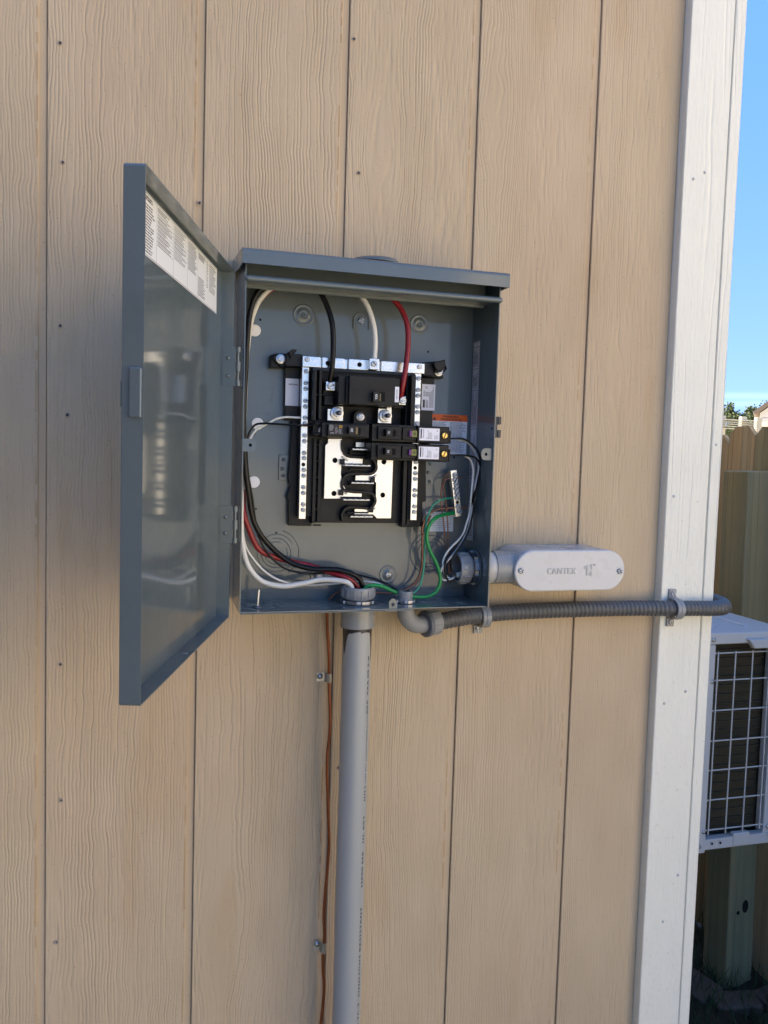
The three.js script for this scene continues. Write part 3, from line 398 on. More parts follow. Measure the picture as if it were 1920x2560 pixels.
// ---------------------------------------------------------------- main breaker
const mainB = thing('main_breaker', 'wide black two-pole main breaker marked 125 at the top of the base', 'breaker');
{
  const a = [-0.0081,1.6116,0.088], b = [0.0603,1.5712,0.088];
  const body = part('body', merged([slab(a, b, .034, .088, .0012), slab([-0.0206,1.6113,0.076], [-0.0034,1.5715,0.076], .034, .076, .0012), slab([0.0608,1.6118,0.08], [0.0672,1.5719,0.08], .034, .080, .001), slab([-0.011,1.6093,0.08], [-0.0044,1.5725,0.08], .05, .082, .0008)]), matBreaker, mainB);
  part('seam', blk(a[0] + .0005, b[0] - .0005, a[1] - .0195, a[1] - .0192, .0879, .0882, 0), matVoid, body);
  const h0 = [0.0281,1.5902,0.088], h1 = [0.0436,1.5774,0.088]; part('handle_slot', slab(h0, h1, .0878, .0884, .0002), matVoid, mainB);
  const hd = part('handle', slab([0.0245,1.5898,0.098], [0.0329,1.5759,0.098], .086, .098, .0012), matHandle, mainB);
  const c = [0.0283,1.5828,0.0984]; const t = canvasTex(64, 96, (g, w, h) => { g.fillStyle = '#0c0c0d'; g.fillRect(0, 0, w, h); g.fillStyle = '#e8e8ee'; g.font = 'bold 34px sans-serif'; g.translate(w / 2, h / 2); g.rotate(-Math.PI / 2); g.textAlign = 'center'; g.fillText('125', 0, 12); }); sticker('rating_print', [c[0] - .004, c[1] + .0065], [c[0] + .004, c[1] - .0065], .0984, t, hd);
  part('trip_flag', slab([0.0359,1.5881,0.0886], [0.0377,1.5782,0.0886], .0885, .0889, 0), M({ color: lin(.2, .15, .07), roughness: .6 }), mainB);
  const t2 = canvasTex(48, 200, (g, w, h) => { g.fillStyle = '#e9e9ee'; g.fillRect(0, 0, w, h); g.fillStyle = '#222'; g.font = 'bold 20px sans-serif'; g.translate(w / 2, h / 2); g.rotate(-Math.PI / 2); g.textAlign = 'center'; g.fillText('STRIP GAUGE', 0, 7); });
  sticker('gauge_label', [0.058,1.5989,0.0886], [0.0639,1.5774,0.0886], .0886, t2, mainB);
  for (const [p, q, r] of [[[-0.0355,1.6036,0.06], [-0.0214,1.591,0.06], .062], [[0.0704,1.5879,0.066], [0.0808,1.5753,0.066], .068]]) { const l = part('wire_lug', slab(p, q, .044, r, .0008), matZinc, mainB); screw('lug_screw', SLOT, matSteel, l, [(p[0] + q[0]) / 2, (p[1] + q[1]) / 2, r], .0052, .35); }
  part('lug_tray', slab([0.0688,1.5895,0.058], [0.0866,1.571,0.058], .034, .044, .001), matPlastic, mainB);
}
// ---------------------------------------------------------------- branch breakers
const matPrint = canvasTex(160, 128, (g, w, h) => { g.fillStyle = '#0d0d0e'; g.fillRect(0, 0, w, h); fine(g, 6, 8, 60, 76, 6, 8, '#b9b9bd', .4); g.strokeStyle = '#c2c2c4'; g.beginPath(); g.arc(86, 20, 10, 0, 7); g.stroke(); fine(g, 72, 40, 40, 80, 7, 7, '#b2a6ac', .4); g.fillStyle = '#c9951e'; g.fillRect(118, 8, 34, 34); g.fillStyle = '#0d0d0e'; g.fillRect(125, 15, 20, 20); g.fillStyle = '#c9951e'; g.fillRect(131, 21, 8, 8); fine(g, 112, 56, 44, 62, 6, 7, '#a9a9ad', .4); fine(g, 20, 104, 46, 16, 2, 7, '#b9b9bd', .2); });
function handlePrint(n) { return canvasTex(48, 64, (g, w, h) => { g.fillStyle = '#0b0b0d'; g.fillRect(0, 0, w, h); g.fillStyle = '#dfe2ea'; g.font = 'bold 26px sans-serif'; g.translate(w / 2, h / 2); g.rotate(-Math.PI / 2); g.textAlign = 'center'; g.fillText(n, 0, 9); }); }
const matFlag = M({ color: lin(.22, .16, .075), roughness: .6 });
{
  const b = thing('circuit_breaker', 'short black single breaker marked 20 with a gold square, on the left of the bus', 'breaker');
  const a = [-0.0433,1.5455,0.082], c = [0.0247,1.5255,0.082];
  part('body', merged([slab(a, c, .044, .079, .001), slab([-0.0361,1.5436,0.086], [0.0217,1.5265,0.086], .06, .086, .001), slab([-0.0527,1.545,0.07], [-0.04,1.527,0.07], .044, .064, .001), slab([-0.0515,1.545,0.07], [-0.0416,1.5424,0.07], .05, .072, .0006), slab([-0.0511,1.53,0.07], [-0.0381,1.5273,0.07], .05, .072, .0006)]), matBreaker, b);
  sticker('print', [-0.0349,1.5429,0.0863], [-0.0149,1.5291,0.0863], .0863, matPrint, b);
  const p = [-0.0406,1.5352,0.068]; screw('terminal_screw', SLOT, matSteel, b, [p[0], p[1], .0643], .005, .5);
  part('handle_slot', slab([-0.0056,1.54,0.0863], [0.0104,1.5305,0.0863], .0862, .0866, .0001), matVoid, b); part('trip_flag', slab([0.0033,1.5401,0.0867], [0.0063,1.5308,0.0867], .0866, .0869, 0), matFlag, b);
  const h = part('handle', slab([-0.0091,1.5399,0.096], [0,1.5309,0.096], .084, .096, .001), matHandle, b); const q = [-0.0046,1.5355,0.0963]; sticker('rating_print', [q[0] - .004, q[1] + .0055], [q[0] + .004, q[1] - .0055], .0963, handlePrint('20'), h);
}
const matLabelTex = canvasTex(256, 160, (g, w, h) => { g.fillStyle = '#eceaf0'; g.fillRect(0, 0, w, h); g.fillStyle = '#1b1b1e'; g.fillRect(14, 10, 16, 126); fine(g, 44, 14, 14, 120, 12, 8, '#555', .2); g.strokeStyle = '#444'; g.lineWidth = 2; g.beginPath(); g.arc(98, 126, 11, 0, 7); g.stroke(); g.save(); g.translate(110, 150); g.rotate(-Math.PI / 2); fine(g, 10, 0, 120, 56, 5, 6, '#555', .4); fine(g, 10, 80, 60, 50, 4, 6, '#666', .4); fine(g, 110, 110, 22, 14, 2, 6, '#444', .2); g.restore(); });
const matPurple = M({ color: lin(.16, .035, .2), roughness: .5 }), matOlive = M({ color: lin(.24, .25, .06), roughness: .5 });
function arcBreaker(top, label) {
  // corners of one long breaker; dy is its offset from the upper one
  const b = thing('circuit_breaker', label, 'breaker', 'long test-button breakers');
  const dy = top ? 0 : -.02635, X = (x) => { const p = [0.0107,1.532,0.082], q = [0.1399,1.5368,0.082]; return p[0] + (q[0] - p[0]) * x / 1000; };
  const yc = [0.0866,1.5342,0.084][1] + dy, hh = .0123;
  const Y = (o) => yc + o;
  part('body', merged([blk(X(140), X(1045), Y(-hh), Y(hh), .044, .078, .001), blk(X(200), X(468), Y(-.0092), Y(.0092), .06, .0835, .0008), blk(X(482), X(640), Y(-.0088), Y(.0088), .06, .0828, .0008), blk(X(650), X(1022), Y(-hh + .0006), Y(hh - .0006), .06, .0842, .001), blk(X(1022), X(1046), Y(-hh + .0006), Y(hh - .006), .06, .0842, .0008)]), matBreaker, b);
  sticker('rating_label', [X(672), Y(.0088)], [X(908), Y(-.0088)], .0845, matLabelTex, b, 'white printed rating label');
  part('terminal_well', new THREE.CylinderGeometry(.0054, .0054, .0006, 20).rotateX(Math.PI / 2), matVoid, b, [X(968), Y(-.0005), .0843]); screw('terminal_screw', SLOT, matBrass, b, [X(963), Y(-.0008), .0844], .0043, 1.2);
  part('handle_slot', blk(X(285), X(405), Y(-.0045), Y(.0045), .0834, .0838, 0), matVoid, b); part('trip_flag', blk(X(342), X(360), Y(-.0042), Y(.0042), .0838, .0841, 0), matFlag, b);
  const h = part('handle', blk(X(262), X(338), Y(-.0048), Y(.0048), .082, .094, .001), matHandle, b); sticker('rating_print', [X(300) - .0034, Y(.0045)], [X(300) + .0034, Y(-.0045)], .0943, handlePrint('15'), h);
  const tb = part('test_button', merged([blk(X(552), X(580), Y(-.0040), Y(.0040), .082, .0872, .0005)]), matPurple, b);
  const tt = part('test_square', blk(X(581), X(640), Y(-.0045), Y(.0045), .082, .0868, .0005), matOlive, tb); part('square_mark', new THREE.RingGeometry(.0022, .0028, 4).rotateZ(Math.PI / 4), M({ color: lin(.02, .02, .01), roughness: .6 }), tt, [X(612), Y(0), .0871]); part('square_mark', new THREE.RingGeometry(.0008, .0014, 4).rotateZ(Math.PI / 4), M({ color: lin(.02, .02, .01), roughness: .6 }), tt, [X(612), Y(0), .0871]);
}
arcBreaker(true, 'upper of two long black breakers marked 15 with purple and olive test buttons');
arcBreaker(false, 'lower of two long black breakers marked 15 with purple and olive test buttons');

// ---------------------------------------------------------------- ground bar
{
  const A = [0.1701,1.4836,0.036], B = [0.1813,1.4132,0.036], gb = thing('ground_bar', 'small slanted silver ground bar with nine screws beside the green wires', 'ground bar', null, [(A[0] + B[0]) / 2, (A[1] + B[1]) / 2, 0]);
  gb.rotation.z = Math.atan2(B[0] - A[0], A[1] - B[1]); const L = Math.hypot(B[0] - A[0], B[1] - A[1]);
  part('bar', blk(-.0052, .0052, -L / 2, L / 2, .024, .0355, .0006), matZinc, gb); part('standoff', merged([blk(-.004, .004, L / 2 - .014, L / 2 - .004, ZB + .0002, .024, 0), blk(-.004, .004, -L / 2 + .004, -L / 2 + .014, ZB + .0002, .024, 0)]), matZinc, gb);
  for (let i = 0; i < 9; i++) { const t = L / 2 - .008 - i * (L - .016) / 8; if (i === 6) part('empty_hole', new THREE.CircleGeometry(.0026, 14), matVoid, gb, [0, t, .0358]); else screw('terminal_screw', SLOT, matScrew, gb, [(i % 2 ? .0006 : .0014), t, .0355], .004, rr(-1, 1)); }
}

// ---------------------------------------------------------------- conductors
const WIRE = 'wires inside the panel';
tube([[0.0313,1.2998,0.052],[0.0285,1.3119,0.052],[0.023,1.3228,0.052],[0.0105,1.3304,0.052],[-0.0099,1.3356,0.05],[-0.0474,1.3369,0.045],[-0.0756,1.3455,0.042],[-0.1067,1.3698,0.042],[-0.1289,1.4006,0.048],[-0.1399,1.4487,0.052],[-0.1451,1.4902,0.052],[-0.1476,1.5337,0.052],[-0.1473,1.5781,0.052],[-0.1459,1.623,0.052],[-0.1445,1.6606,0.052],[-0.1408,1.6955,0.052],[-0.133,1.7183,0.052],[-0.121,1.7316,0.05],[-0.1013,1.7414,0.05],[-0.079,1.7461,0.05],[-0.0596,1.7419,0.052],[-0.0462,1.7271,0.055],[-0.0367,1.7098,0.058],[-0.0289,1.6844,0.062],[-0.0268,1.65,0.064],[-0.0277,1.6217,0.064],[-0.0292,1.6024,0.06]], .0038, matBlackW, 'insulated_wire', 'thick black service wire looping from the bottom hub over the top to the left lug', 'wire', WIRE);
tube([[0.0125,1.3018,0.062],[0.0093,1.3126,0.062],[0.0036,1.3186,0.062],[-0.0089,1.321,0.058],[-0.0336,1.3211,0.05],[-0.0614,1.3151,0.046],[-0.0897,1.3122,0.046],[-0.1178,1.3201,0.046],[-0.1369,1.3416,0.048],[-0.1457,1.3719,0.05],[-0.1488,1.4065,0.052],[-0.1488,1.4345,0.05],[-0.1473,1.4732,0.04],[-0.1457,1.5236,0.032],[-0.1443,1.5797,0.03],[-0.143,1.6298,0.03],[-0.1403,1.6632,0.03],[-0.1365,1.688,0.032],[-0.1275,1.7117,0.036],[-0.1128,1.7287,0.04],[-0.0974,1.7377,0.04],[-0.066,1.7481,0.04],[-0.0269,1.7506,0.045],[-0.0047,1.7438,0.05],[0.008,1.7329,0.054],[0.0209,1.7154,0.058],[0.03,1.6909,0.062],[0.0339,1.667,0.063],[0.0339,1.6373,0.062]], .0037, matWhiteW, 'insulated_wire', 'thick white service wire running to the neutral lug on the silver crossbar', 'wire', WIRE);
tube([[0.0242,1.2996,0.05],[0.0202,1.3117,0.05],[0.0126,1.319,0.05],[0.0026,1.3244,0.05],[-0.0177,1.3307,0.042],[-0.0453,1.3394,0.034],[-0.0743,1.3456,0.034],[-0.1011,1.3536,0.038],[-0.1216,1.3645,0.042],[-0.1377,1.3957,0.046],[-0.1445,1.4175,0.046],[-0.1451,1.4452,0.04],[-0.1465,1.5068,0.032],[-0.1444,1.5745,0.022],[-0.1424,1.6309,0.02],[-0.1399,1.6643,0.022],[-0.136,1.6889,0.023],[-0.1267,1.7131,0.025],[-0.11,1.73,0.028],[-0.0903,1.7395,0.031],[-0.0421,1.749,0.035],[0.0029,1.7504,0.042],[0.0334,1.7437,0.05],[0.0511,1.7317,0.056],[0.0683,1.7161,0.06],[0.0792,1.6917,0.066],[0.0807,1.6619,0.07],[0.077,1.6268,0.074],[0.0731,1.6001,0.074],[0.0726,1.5824,0.066]], .0039, matRedW, 'insulated_wire', 'thick red service wire curving down to the lug beside the main breaker', 'wire', WIRE);
tube([[-0.0459,1.5416,0.058],[-0.0571,1.5412,0.058],[-0.0689,1.5408,0.062],[-0.0844,1.541,0.06],[-0.1019,1.5414,0.055],[-0.1193,1.5417,0.05],[-0.1312,1.5394,0.048],[-0.1398,1.5263,0.048],[-0.1422,1.5069,0.048],[-0.1399,1.4736,0.048],[-0.1337,1.4402,0.048],[-0.1236,1.3853,0.045],[-0.1116,1.362,0.045],[-0.0992,1.3479,0.045],[-0.083,1.3365,0.045],[-0.0544,1.3301,0.045],[-0.0248,1.3281,0.03],[0.0047,1.3302,0.03],[0.026,1.3258,0.035],[0.0576,1.3169,0.04],[0.0793,1.3063,0.045],[0.0895,1.2972,0.05],[0.0931,1.2885,0.05]], .0015, matBlackW, 'insulated_wire', 'thin black wire from the 20 breaker down to the elbow connector', 'wire', WIRE);
tube([[-0.0655,1.5517,0.046],[-0.0725,1.5519,0.046],[-0.0885,1.5519,0.046],[-0.1007,1.5492,0.046],[-0.1115,1.5433,0.046],[-0.1187,1.5388,0.046],[-0.1297,1.5323,0.046],[-0.1394,1.5153,0.046],[-0.1443,1.4846,0.046],[-0.1438,1.434,0.04],[-0.1416,1.3731,0.04],[-0.1268,1.3474,0.04],[-0.1055,1.3273,0.04],[-0.0817,1.3164,0.04],[-0.0511,1.3108,0.03],[-0.0141,1.3111,0.028],[0.0156,1.3136,0.028],[0.04,1.3157,0.04],[0.056,1.313,0.046],[0.0715,1.3041,0.05],[0.0812,1.2977,0.052],[0.0858,1.289,0.052]], .0015, matWhiteW, 'insulated_wire', 'thin white wire from the left terminal bar down to the elbow connector', 'wire', WIRE);
tube([[0.0337,1.3008,0.058],[0.0295,1.308,0.058],[0.0353,1.3123,0.058],[0.0452,1.3136,0.058],[0.0577,1.3112,0.058],[0.0729,1.3044,0.058],[0.0933,1.2978,0.058],[0.1112,1.295,0.058],[0.1266,1.2952,0.058],[0.1393,1.3014,0.058],[0.1461,1.3136,0.058],[0.1456,1.3284,0.058],[0.139,1.3456,0.058],[0.128,1.3652,0.058],[0.123,1.3823,0.058],[0.1243,1.3969,0.058],[0.1315,1.4091,0.058],[0.1526,1.4159,0.042],[0.1734,1.4183,0.032],[0.1798,1.4198,0.03]], .0028, matGreenW, 'insulated_wire', 'thick green wire curling from the bottom hub to the ground bar', 'wire', WIRE);
tube([[0.0907,1.2882,0.048],[0.0904,1.2956,0.048],[0.0964,1.2984,0.048],[0.1067,1.2983,0.048],[0.1167,1.3075,0.048],[0.1218,1.3247,0.048],[0.1236,1.3469,0.048],[0.1237,1.3715,0.048],[0.1244,1.396,0.048],[0.1258,1.4156,0.048],[0.1233,1.3885,0.045],[0.1249,1.4015,0.045],[0.1291,1.4171,0.045],[0.1355,1.4302,0.045],[0.1476,1.4388,0.045],[0.1606,1.4404,0.036],[0.1719,1.4408,0.03]], .0015, matPaleGreenW, 'insulated_wire', 'thin pale green wire from the elbow connector up to the ground bar', 'wire', WIRE);
tube([[-0.0174,1.2809,0.022],[-0.0127,1.2897,0.024],[-0.0049,1.2962,0.024],[0.005,1.2999,0.024],[0.0266,1.2989,0.026],[0.0545,1.2969,0.026],[0.0776,1.2961,0.026],[0.0982,1.2987,0.026],[0.1161,1.309,0.026],[0.126,1.3264,0.026],[0.1283,1.3515,0.026],[0.1272,1.3815,0.026],[0.1312,1.404,0.026],[0.1387,1.414,0.026],[0.1251,1.3857,0.03],[0.126,1.3989,0.03],[0.1317,1.4127,0.03],[0.1425,1.4214,0.03],[0.1564,1.4248,0.03],[0.1774,1.4264,0.03],[0.1951,1.4273,0.03]], .0018, matBare, 'bare_wire', 'bare copper wire crossing the floor of the panel to the ground bar', 'wire', WIRE);
tube([[0.1655,1.3281,0.045],[0.1641,1.3325,0.045],[0.1646,1.3534,0.036],[0.1623,1.3804,0.03],[0.1581,1.408,0.03],[0.1544,1.43,0.03],[0.1534,1.4453,0.03],[0.1544,1.4629,0.03],[0.1586,1.4739,0.03],[0.1631,1.4775,0.03],[0.1695,1.4791,0.03]], .001, matBare, 'bare_wire', 'thin bare copper wire reaching the topmost screw of the ground bar', 'wire', WIRE);
tube([[0.1666,1.3281,0.045],[0.1655,1.3336,0.045],[0.1652,1.3539,0.04],[0.1655,1.3808,0.034],[0.1637,1.4083,0.034],[0.1609,1.4303,0.034],[0.1575,1.4478,0.034],[0.1551,1.4587,0.034],[0.1574,1.4669,0.034],[0.1631,1.4709,0.034],[0.17,1.4714,0.034],[0.177,1.4723,0.034],[0.1847,1.4724,0.034]], .001, matBare, 'bare_wire', 'thin bare copper wire reaching the second screw of the ground bar', 'wire', WIRE);
tube([[0.1515,1.5299,0.066],[0.161,1.5305,0.066],[0.1705,1.5303,0.066],[0.1803,1.5268,0.066],[0.1874,1.5216,0.066],[0.1938,1.5154,0.066],[0.2008,1.5059,0.062],[0.2038,1.4918,0.062],[0.2032,1.4788,0.062],[0.199,1.4632,0.062],[0.1954,1.4476,0.062],[0.1947,1.4432,0.06],[0.195,1.4302,0.06],[0.1929,1.415,0.06],[0.1889,1.3976,0.06],[0.1831,1.3824,0.06],[0.1733,1.3672,0.06],[0.1646,1.3542,0.06],[0.1622,1.3422,0.06],[0.1648,1.3324,0.06],[0.1708,1.3267,0.06]], .0015, matBlackW, 'insulated_wire', 'thin black wire from the upper long breaker bending round the side tab', 'wire', WIRE);
tube([[0.1511,1.5055,0.066],[0.1633,1.5061,0.066],[0.177,1.506,0.066],[0.1895,1.5041,0.066],[0.1966,1.4994,0.066],[0.2024,1.4917,0.06],[0.202,1.4787,0.06],[0.1984,1.4631,0.06],[0.1952,1.4501,0.06],[0.1947,1.4408,0.055],[0.1939,1.4255,0.055],[0.191,1.4103,0.055],[0.1864,1.395,0.055],[0.1771,1.3808,0.055],[0.1639,1.3623,0.055],[0.1555,1.3521,0.06],[0.152,1.3391,0.06],[0.1541,1.3282,0.06],[0.1602,1.3172,0.06],[0.1682,1.3204,0.06],[0.1715,1.3247,0.06]], .0015, matBlackW, 'insulated_wire', 'thin black wire from the lower long breaker down to the side hub', 'wire', WIRE);
tube([[0.1653,1.5287,0.062],[0.1736,1.5282,0.062],[0.182,1.524,0.062],[0.1885,1.5171,0.062],[0.1937,1.5089,0.062],[0.1998,1.4981,0.06],[0.1999,1.4852,0.06],[0.1974,1.4709,0.06],[0.1954,1.4579,0.06],[0.1957,1.4366,0.058],[0.1939,1.4301,0.058],[0.191,1.4105,0.058],[0.187,1.3931,0.058],[0.1811,1.38,0.058],[0.1707,1.3642,0.058],[0.1619,1.3539,0.058],[0.1542,1.3453,0.058],[0.1482,1.3367,0.058],[0.147,1.328,0.058],[0.1508,1.3198,0.058],[0.1597,1.3202,0.058],[0.1711,1.3239,0.058]], .0015, matGreyW, 'insulated_wire', 'thin grey-white wire from the upper long breaker looping low before the side hub', 'wire', WIRE);
tube([[0.1772,1.505,0.062],[0.1828,1.5028,0.062],[0.1879,1.4965,0.062],[0.1907,1.4863,0.062],[0.1909,1.4734,0.062],[0.1899,1.4578,0.062],[0.1888,1.4397,0.062],[0.1914,1.4255,0.055],[0.1888,1.4124,0.055],[0.186,1.4037,0.055],[0.1814,1.3884,0.055],[0.1737,1.3786,0.055],[0.1653,1.3708,0.055],[0.1559,1.3596,0.055],[0.1509,1.3471,0.055],[0.1512,1.3384,0.055],[0.1541,1.3296,0.055],[0.1602,1.3225,0.055],[0.1678,1.321,0.055],[0.1734,1.3245,0.055]], .0015, matWhiteW, 'insulated_wire', 'thin white wire from the lower long breaker looping high into the side hub', 'wire', WIRE);
tube([[0.1701,1.3247,0.056],[0.1753,1.3263,0.056],[0.1837,1.3282,0.055],[0.1934,1.3302,0.054], [.26, 1.33, .054]], .0042, matWhiteW, 'cable_sheath', 'white cable sheath end sticking out of the side hub', 'cable');

// ---------------------------------------------------------------- hubs and conduit
function bushing(r0, r1, len, ribs) {
  const g = [lathe([[r1, 0], [r0, 0], [r0, len - .002], [r0 - .0015, len], [r1 + .001, len], [r1, len - .002], [r1, 0]], 40)];
  for (let i = 0; i < ribs; i++) { const b = new RoundedBoxGeometry(.0016, len * .72, .0022, 1, .0006); b.translate(0, len * .44, r0); b.rotateY(i / ribs * Math.PI * 2); g.push(b); }
  return merged(g);
}
function locknut(r0, r1, len) { const n = 8, s = new THREE.Shape(); for (let i = 0; i < n; i++) { const a = i / n * 6.2832, w = 6.2832 / n; for (const [t, k] of [[0, 1], [.55, 1], [.62, .93], [.93, .93]]) { const q = a + t * w; i + t === 0 ? s.moveTo(Math.cos(q) * r0 * k, Math.sin(q) * r0 * k) : s.lineTo(Math.cos(q) * r0 * k, Math.sin(q) * r0 * k); } } const h = new THREE.Path(); h.absarc(0, 0, r1, 0, 7, true); s.holes.push(h); const g = new THREE.ExtrudeGeometry(s, { depth: len, bevelEnabled: true, bevelSize: .0005, bevelThickness: .0005, bevelSegments: 1, curveSegments: 24 }); g.rotateX(-Math.PI / 2); return g; }
{
  const h = thing('conduit_hub', 'grey ribbed plastic bushing with a silver locknut round the wires on the panel floor', 'conduit hub', null, [.0206, YB + T, .058]);
  part('bushing', bushing(.0238, .0185, .0165, 14), matPVC, h, [0, .0078, 0]); part('locknut', locknut(.0262, .0186, .0045), matSteel, h, [0, .0008, 0]); part('sleeve', new THREE.CylinderGeometry(.0183, .0183, .014, 32, 1, true), M({ color: lin(.26, .27, .28), roughness: .6, side: THREE.DoubleSide }), h, [0, .009, 0]);
}
{
  const h = thing('conduit_hub', 'grey ribbed plastic bushing with a locknut on the inner right wall of the panel', 'conduit hub', null, [XR - T, 1.3372, .0545]); h.rotation.z = Math.PI / 2;
  part('bushing', bushing(.0232, .0185, .0175, 14), matPVC, h, [0, .0125, 0]); part('locknut', locknut(.0255, .0186, .005), matSteel, h, [0, .0032, 0]); part('washer', lathe([[.0187, 0], [.0285, 0], [.0285, .0022], [.0187, .0022]], 36), matBox, h, [0, .0002, 0]); part('thread', new THREE.CylinderGeometry(.0184, .0184, .03, 32, 1, true), M({ color: lin(.2, .2, .21), roughness: .6, side: THREE.DoubleSide }), h, [0, .012, 0]);
}
// vertical PVC conduit
{
  const c = thing('conduit', 'grey plastic conduit with black print running down the wall from the panel', 'conduit', null, [.0206, 0, .0595]);
  const y0 = .02, y1 = 1.268, r = .0211;
  const tex = canvasTex(512, 2048, (g, w, h) => {
    g.fillStyle = '#a2a3a0'; g.fillRect(0, 0, w, h);
    for (let i = 0; i < 900; i++) { g.fillStyle = `rgba(${rnd() < .5 ? '190,192,192' : '120,122,124'},${rr(.03, .12)})`; g.fillRect(rnd() * w, rnd() * h, rr(1, 3), rr(4, 60)); }
    const py = (y) => h * (y1 - y) / (y1 - y0), px = (deg) => ((deg / 360) % 1 + 1) % 1 * w;
    g.fillStyle = '#1c1b1c';
    const say = (t, y, size, deg) => { g.save(); g.translate(px(deg), py(y)); g.rotate(-Math.PI / 2); g.scale(1.0, 1); g.font = `bold ${size}px sans-serif`; g.fillText(t, 0, 0); g.restore(); };
    say('K2A  AAA 09 2-R', 1.128, 19, 46); g.fillRect(px(44), py(1.11), 3, 36); say('TYPE RNC NONMETALLIC CONDUIT', 1.025, 11, 47);
    say('(UL)', .998, 20, 46); say('UL 651', .935, 22, 46); say('IM50 ME', .868, 22, 46); say('SUNLIGHT RESISTANT', .70, 22, 46); say('NEMA TC-2', .622, 22, 46); say('MAX 90C WIRE', .505, 22, 46); say('ELECTRIC CONDUIT', .33, 22, 46);
    g.fillStyle = '#2b2828'; // primer and cement run below the coupling
    const yy = py(1.2535); g.beginPath(); g.moveTo(0, yy - 10); for (let i = 0; i <= 120; i++) { const deg = i * 3, n = noise(deg * .05, 3, 91); let d = .003 + .003 * n; const run = (c0, w0, l) => { const q = ((deg - c0 + 540) % 360) - 180; d += l * Math.exp(-q * q / (w0 * w0)); }; run(287, 14, .034); run(320, 12, .003); run(60, 9, .045); run(170, 30, .02); g.lineTo(px(deg) + (i === 120 ? w : 0), py(1.2535 - d)); } g.lineTo(w, yy - 10); g.closePath(); g.fill();
  });
  const pg = new THREE.CylinderGeometry(r, r, y1 - y0, 48, 1); pg.translate(0, (y0 + y1) / 2, 0); part('pipe', pg, M({ map: tex, roughness: .36 }), c);
  part('coupling', lathe([[.0213, 1.2535], [.0246, 1.2535], [.0249, 1.2545], [.0249, 1.2815], [.0255, 1.282], [.0255, 1.2845], [.0213, 1.2845]], 48), matPVC, c);
}
// bare ground wire outside with clips
const outPath = [[-0.0173,1.2845,0.022],[-0.0148,1.252,0.016],[-0.0135,1.2404,0.013],[-0.0111,1.2207,0.011],[-0.0092,1.1931,0.011],[-0.0084,1.1705,0.009],[-0.0076,1.151,0.009],[-0.0056,1.1098,0.011],[-0.0053,1.0819,0.011],[-0.0072,1.0533,0.009],[-0.0076,1.0253,0.009],[-0.0054,0.9828,0.009],[-0.0033,0.9454,0.009],[-0.0014,0.9096,0.009],[-0.0029,0.8669,0.009],[-0.0058,0.8243,0.009],[-0.0068,0.7956,0.009],[-0.0047,0.7592,0.009],[-0.0064,0.7348,0.009],[-0.006,0.7086,0.009],[-0.0032,0.679,0.009],[-0.0045,0.65,0.009],[-0.0074,0.6194,0.009], [-.031, .45, .009], [-.029, .25, .009], [-.03, .03, .012]];
tube(outPath, .0023, matCopper, 'ground_wire', 'bare copper ground wire snaking down the siding beside the grey conduit', 'wire', null, true, 160);
for (const [a, b, s, w] of [[[-0.026,1.1725,0.006], [-0.0009,1.1588,0.006], [-0.0208,1.1669,0.008], [-0.0087,1.1666,0.01]], [[-0.0206,0.7507,0.006], [-0.0004,0.7343,0.006], [-0.0149,0.7453,0.008], [-0.0054,0.7447,0.01]]]) {
  const k = thing('wire_clip', a[1] > 1.1 ? 'small zinc clip on the bare copper wire a hand below the panel' : 'small zinc clip low on the bare copper wire, far below the panel', 'clip', 'clips on the copper wire');
  const pts = [[a[0], .0012], [w[0] - .0055, .0012], [w[0] - .0035, .0105], [w[0], .0128], [w[0] + .0035, .0115], [w[0] + .0048, .003]], sh = new THREE.Shape(); pts.forEach((p, i) => i ? sh.lineTo(...p) : sh.moveTo(...p)); [...pts].reverse().forEach(p => sh.lineTo(p[0] + .0002, p[1] + .0011));
  const g = new THREE.ExtrudeGeometry(sh, { depth: a[1] - b[1], bevelEnabled: false }); g.rotateX(Math.PI / 2); g.translate(0, a[1], 0); part('strap', g, M({ color: lin(.5, .48, .42), metalness: 1, roughness: .5 }), k);
  const h = part('screw', DOME, matSteel, k, [s[0], s[1], .0024]); h.scale.setScalar(.0047);
}
